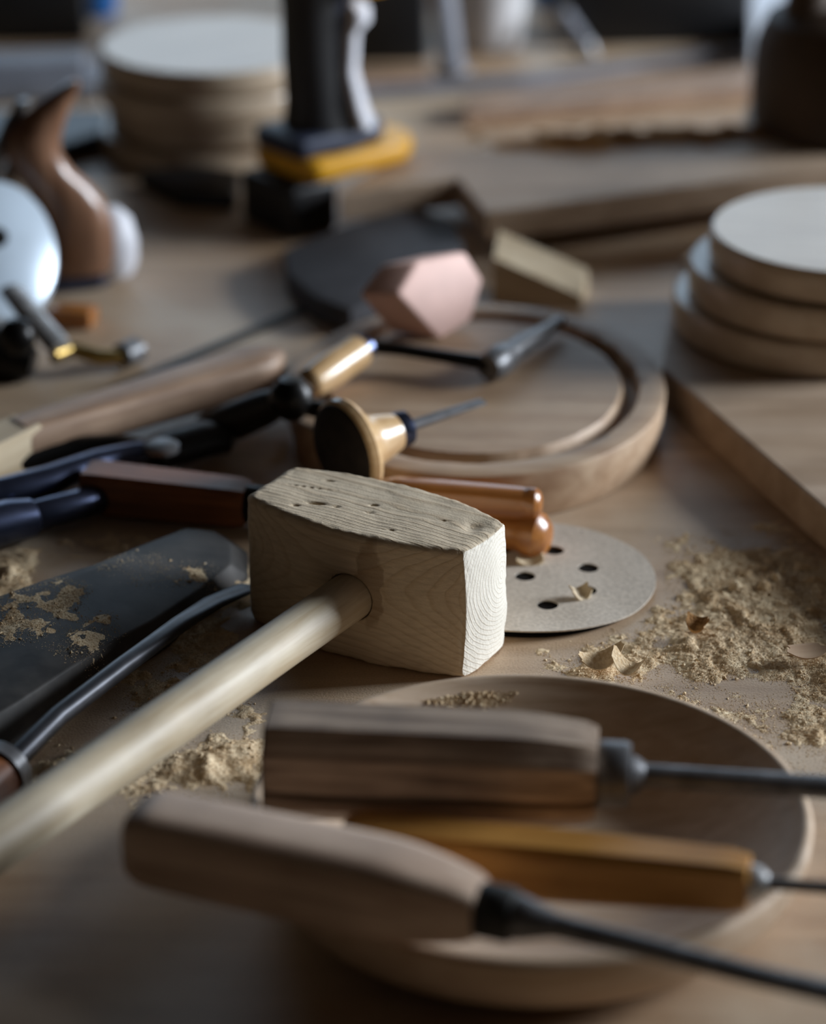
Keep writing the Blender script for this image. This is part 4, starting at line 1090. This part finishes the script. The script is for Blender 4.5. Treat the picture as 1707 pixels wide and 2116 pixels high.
dust_patch('fine sawdust clinging to the inner far wall of the dish', [(at(880, 1450, 0.026), 0.03, 0.008, 0.62), (at(1000, 1425, 0.028), 0.02, 0.007, 0.6)], 0, 0.0007, 0.0022, M['dust'], 37, surf=dish_surf, lim=lambda X, Y: (X-dish_c.x)**2+(Y-dish_c.y)**2 < 0.099**2)
from mathutils.bvhtree import BVHTree
bpy.context.view_layer.update()
axe_bvh = BVHTree.FromObject(axe_o, bpy.context.evaluated_depsgraph_get())
def axe_surf(X, Y):
    out = np.full(np.shape(X), 0.0055).ravel()
    for k, (x, y) in enumerate(zip(np.ravel(X), np.ravel(Y))):
        h = axe_bvh.ray_cast(Vector((x-axe_o.location.x, y-axe_o.location.y, 0.2)), Vector((0, 0, -1)))
        if h[0] is not None: out[k] = h[0].z
    return out.reshape(np.shape(X))
dust_patch('sawdust scattered over the dark axe head', [(at(90, 1275, 0.019), 0.022, 0.03, 0.55), (at(170, 1310, 0.019), 0.016, 0.022, 0.5), (at(330, 1190, 0.014), 0.03, 0.02, 0.3)],
           0, 0.001, 0.0010, M['dust'], 41, z0=-0.0001, surf=axe_surf, grains=5000, lim=lambda X, Y: axe_surf(X, Y) > 0.006)

# single shavings and chips that stand out
def flake(name, label, c, sx, sy, bend, rz, tilt=0.0, t=0.0005, lift=0.0, mat='dust', cat='wood chip', jag=0.25, seed=0):
    n, m = 9, 5; rnd = random.Random(seed); top, bot = [], []
    jl = [rnd.uniform(-jag, jag) for _ in range(m)]; jr_ = [rnd.uniform(-jag, jag) for _ in range(m)]
    for j in range(m):
        for i in range(n):
            u = i/(n-1)*2-1; w = j/(m-1)*2-1
            u2 = u*(1+(jr_[j] if u > 0 else jl[j])*abs(u)); w2 = w*(1-0.35*u*u)
            z = bend*(u2*u2)+tilt*w2
            top.append((u2*sx/2, w2*sy/2, z+t)); bot.append((u2*sx/2, w2*sy/2, z))
    v = top+bot; k = n*m; f = []
    for j in range(m-1):
        for i in range(n-1):
            a = j*n+i; f.append((a, a+1, a+n+1, a+n)); f.append((k+a, k+a+n, k+a+n+1, k+a+1))
    ring = [i for i in range(n)]+[j*n+n-1 for j in range(1, m)]+[(m-1)*n+i for i in range(n-2, -1, -1)]+[j*n for j in range(m-2, 0, -1)]
    for a, b in zip(ring, ring[1:]+ring[:1]): f.append((a, k+a, k+b, b))
    o = mesh_obj(name, v, f, M[mat], ang=1.0); zmin = min(p[2] for p in v)
    o.location = (c.x, c.y, c.z-zmin+lift); o.rotation_euler = (0, 0, rz)
    return tag(o, label, cat)
flake('wood_flake', 'dark flat wood flake on the sawdust at the right edge', at(1668, 1352, 0.005), 0.017, 0.010, 0.0012, 0.2, 0.0012, 0.0006, 0.0, 'oval', seed=1)
flake('wood_chip', 'pale chip lying in a hole of the sanding disc', at(1200, 1240, 0.001), 0.009, 0.007, 0.0030, 0.5, 0.002, 0.0012, 0.0, 'pale_stick', seed=2)
flake('wood_chip', 'rough brown chip sticking up from the sawdust', at(1440, 1302, 0.004), 0.010, 0.007, 0.003, -0.4, 0.002, 0.0012, 0.0, 'dust_brown', seed=3)
flake('wood_shaving', 'thin curled shaving behind the dish rim', at(1235, 1376, 0.004), 0.020, 0.009, 0.0055, 0.3, 0.002, 0.0005, 0.0, 'dust', seed=4)
flake('wood_shaving', 'curled shaving beside the first, nearer to the dish rim', at(1300, 1388, 0.004), 0.014, 0.009, 0.006, -0.5, 0.001, 0.0005, 0.0, 'dust', seed=5)
flake('wood_chip', 'small pinkish chip on the sanding disc below the amber handle', at(1095, 1168, 0.001), 0.012, 0.008, 0.002, 0.1, 0.001, 0.0016, 0.0, 'pale_stick', seed=6)
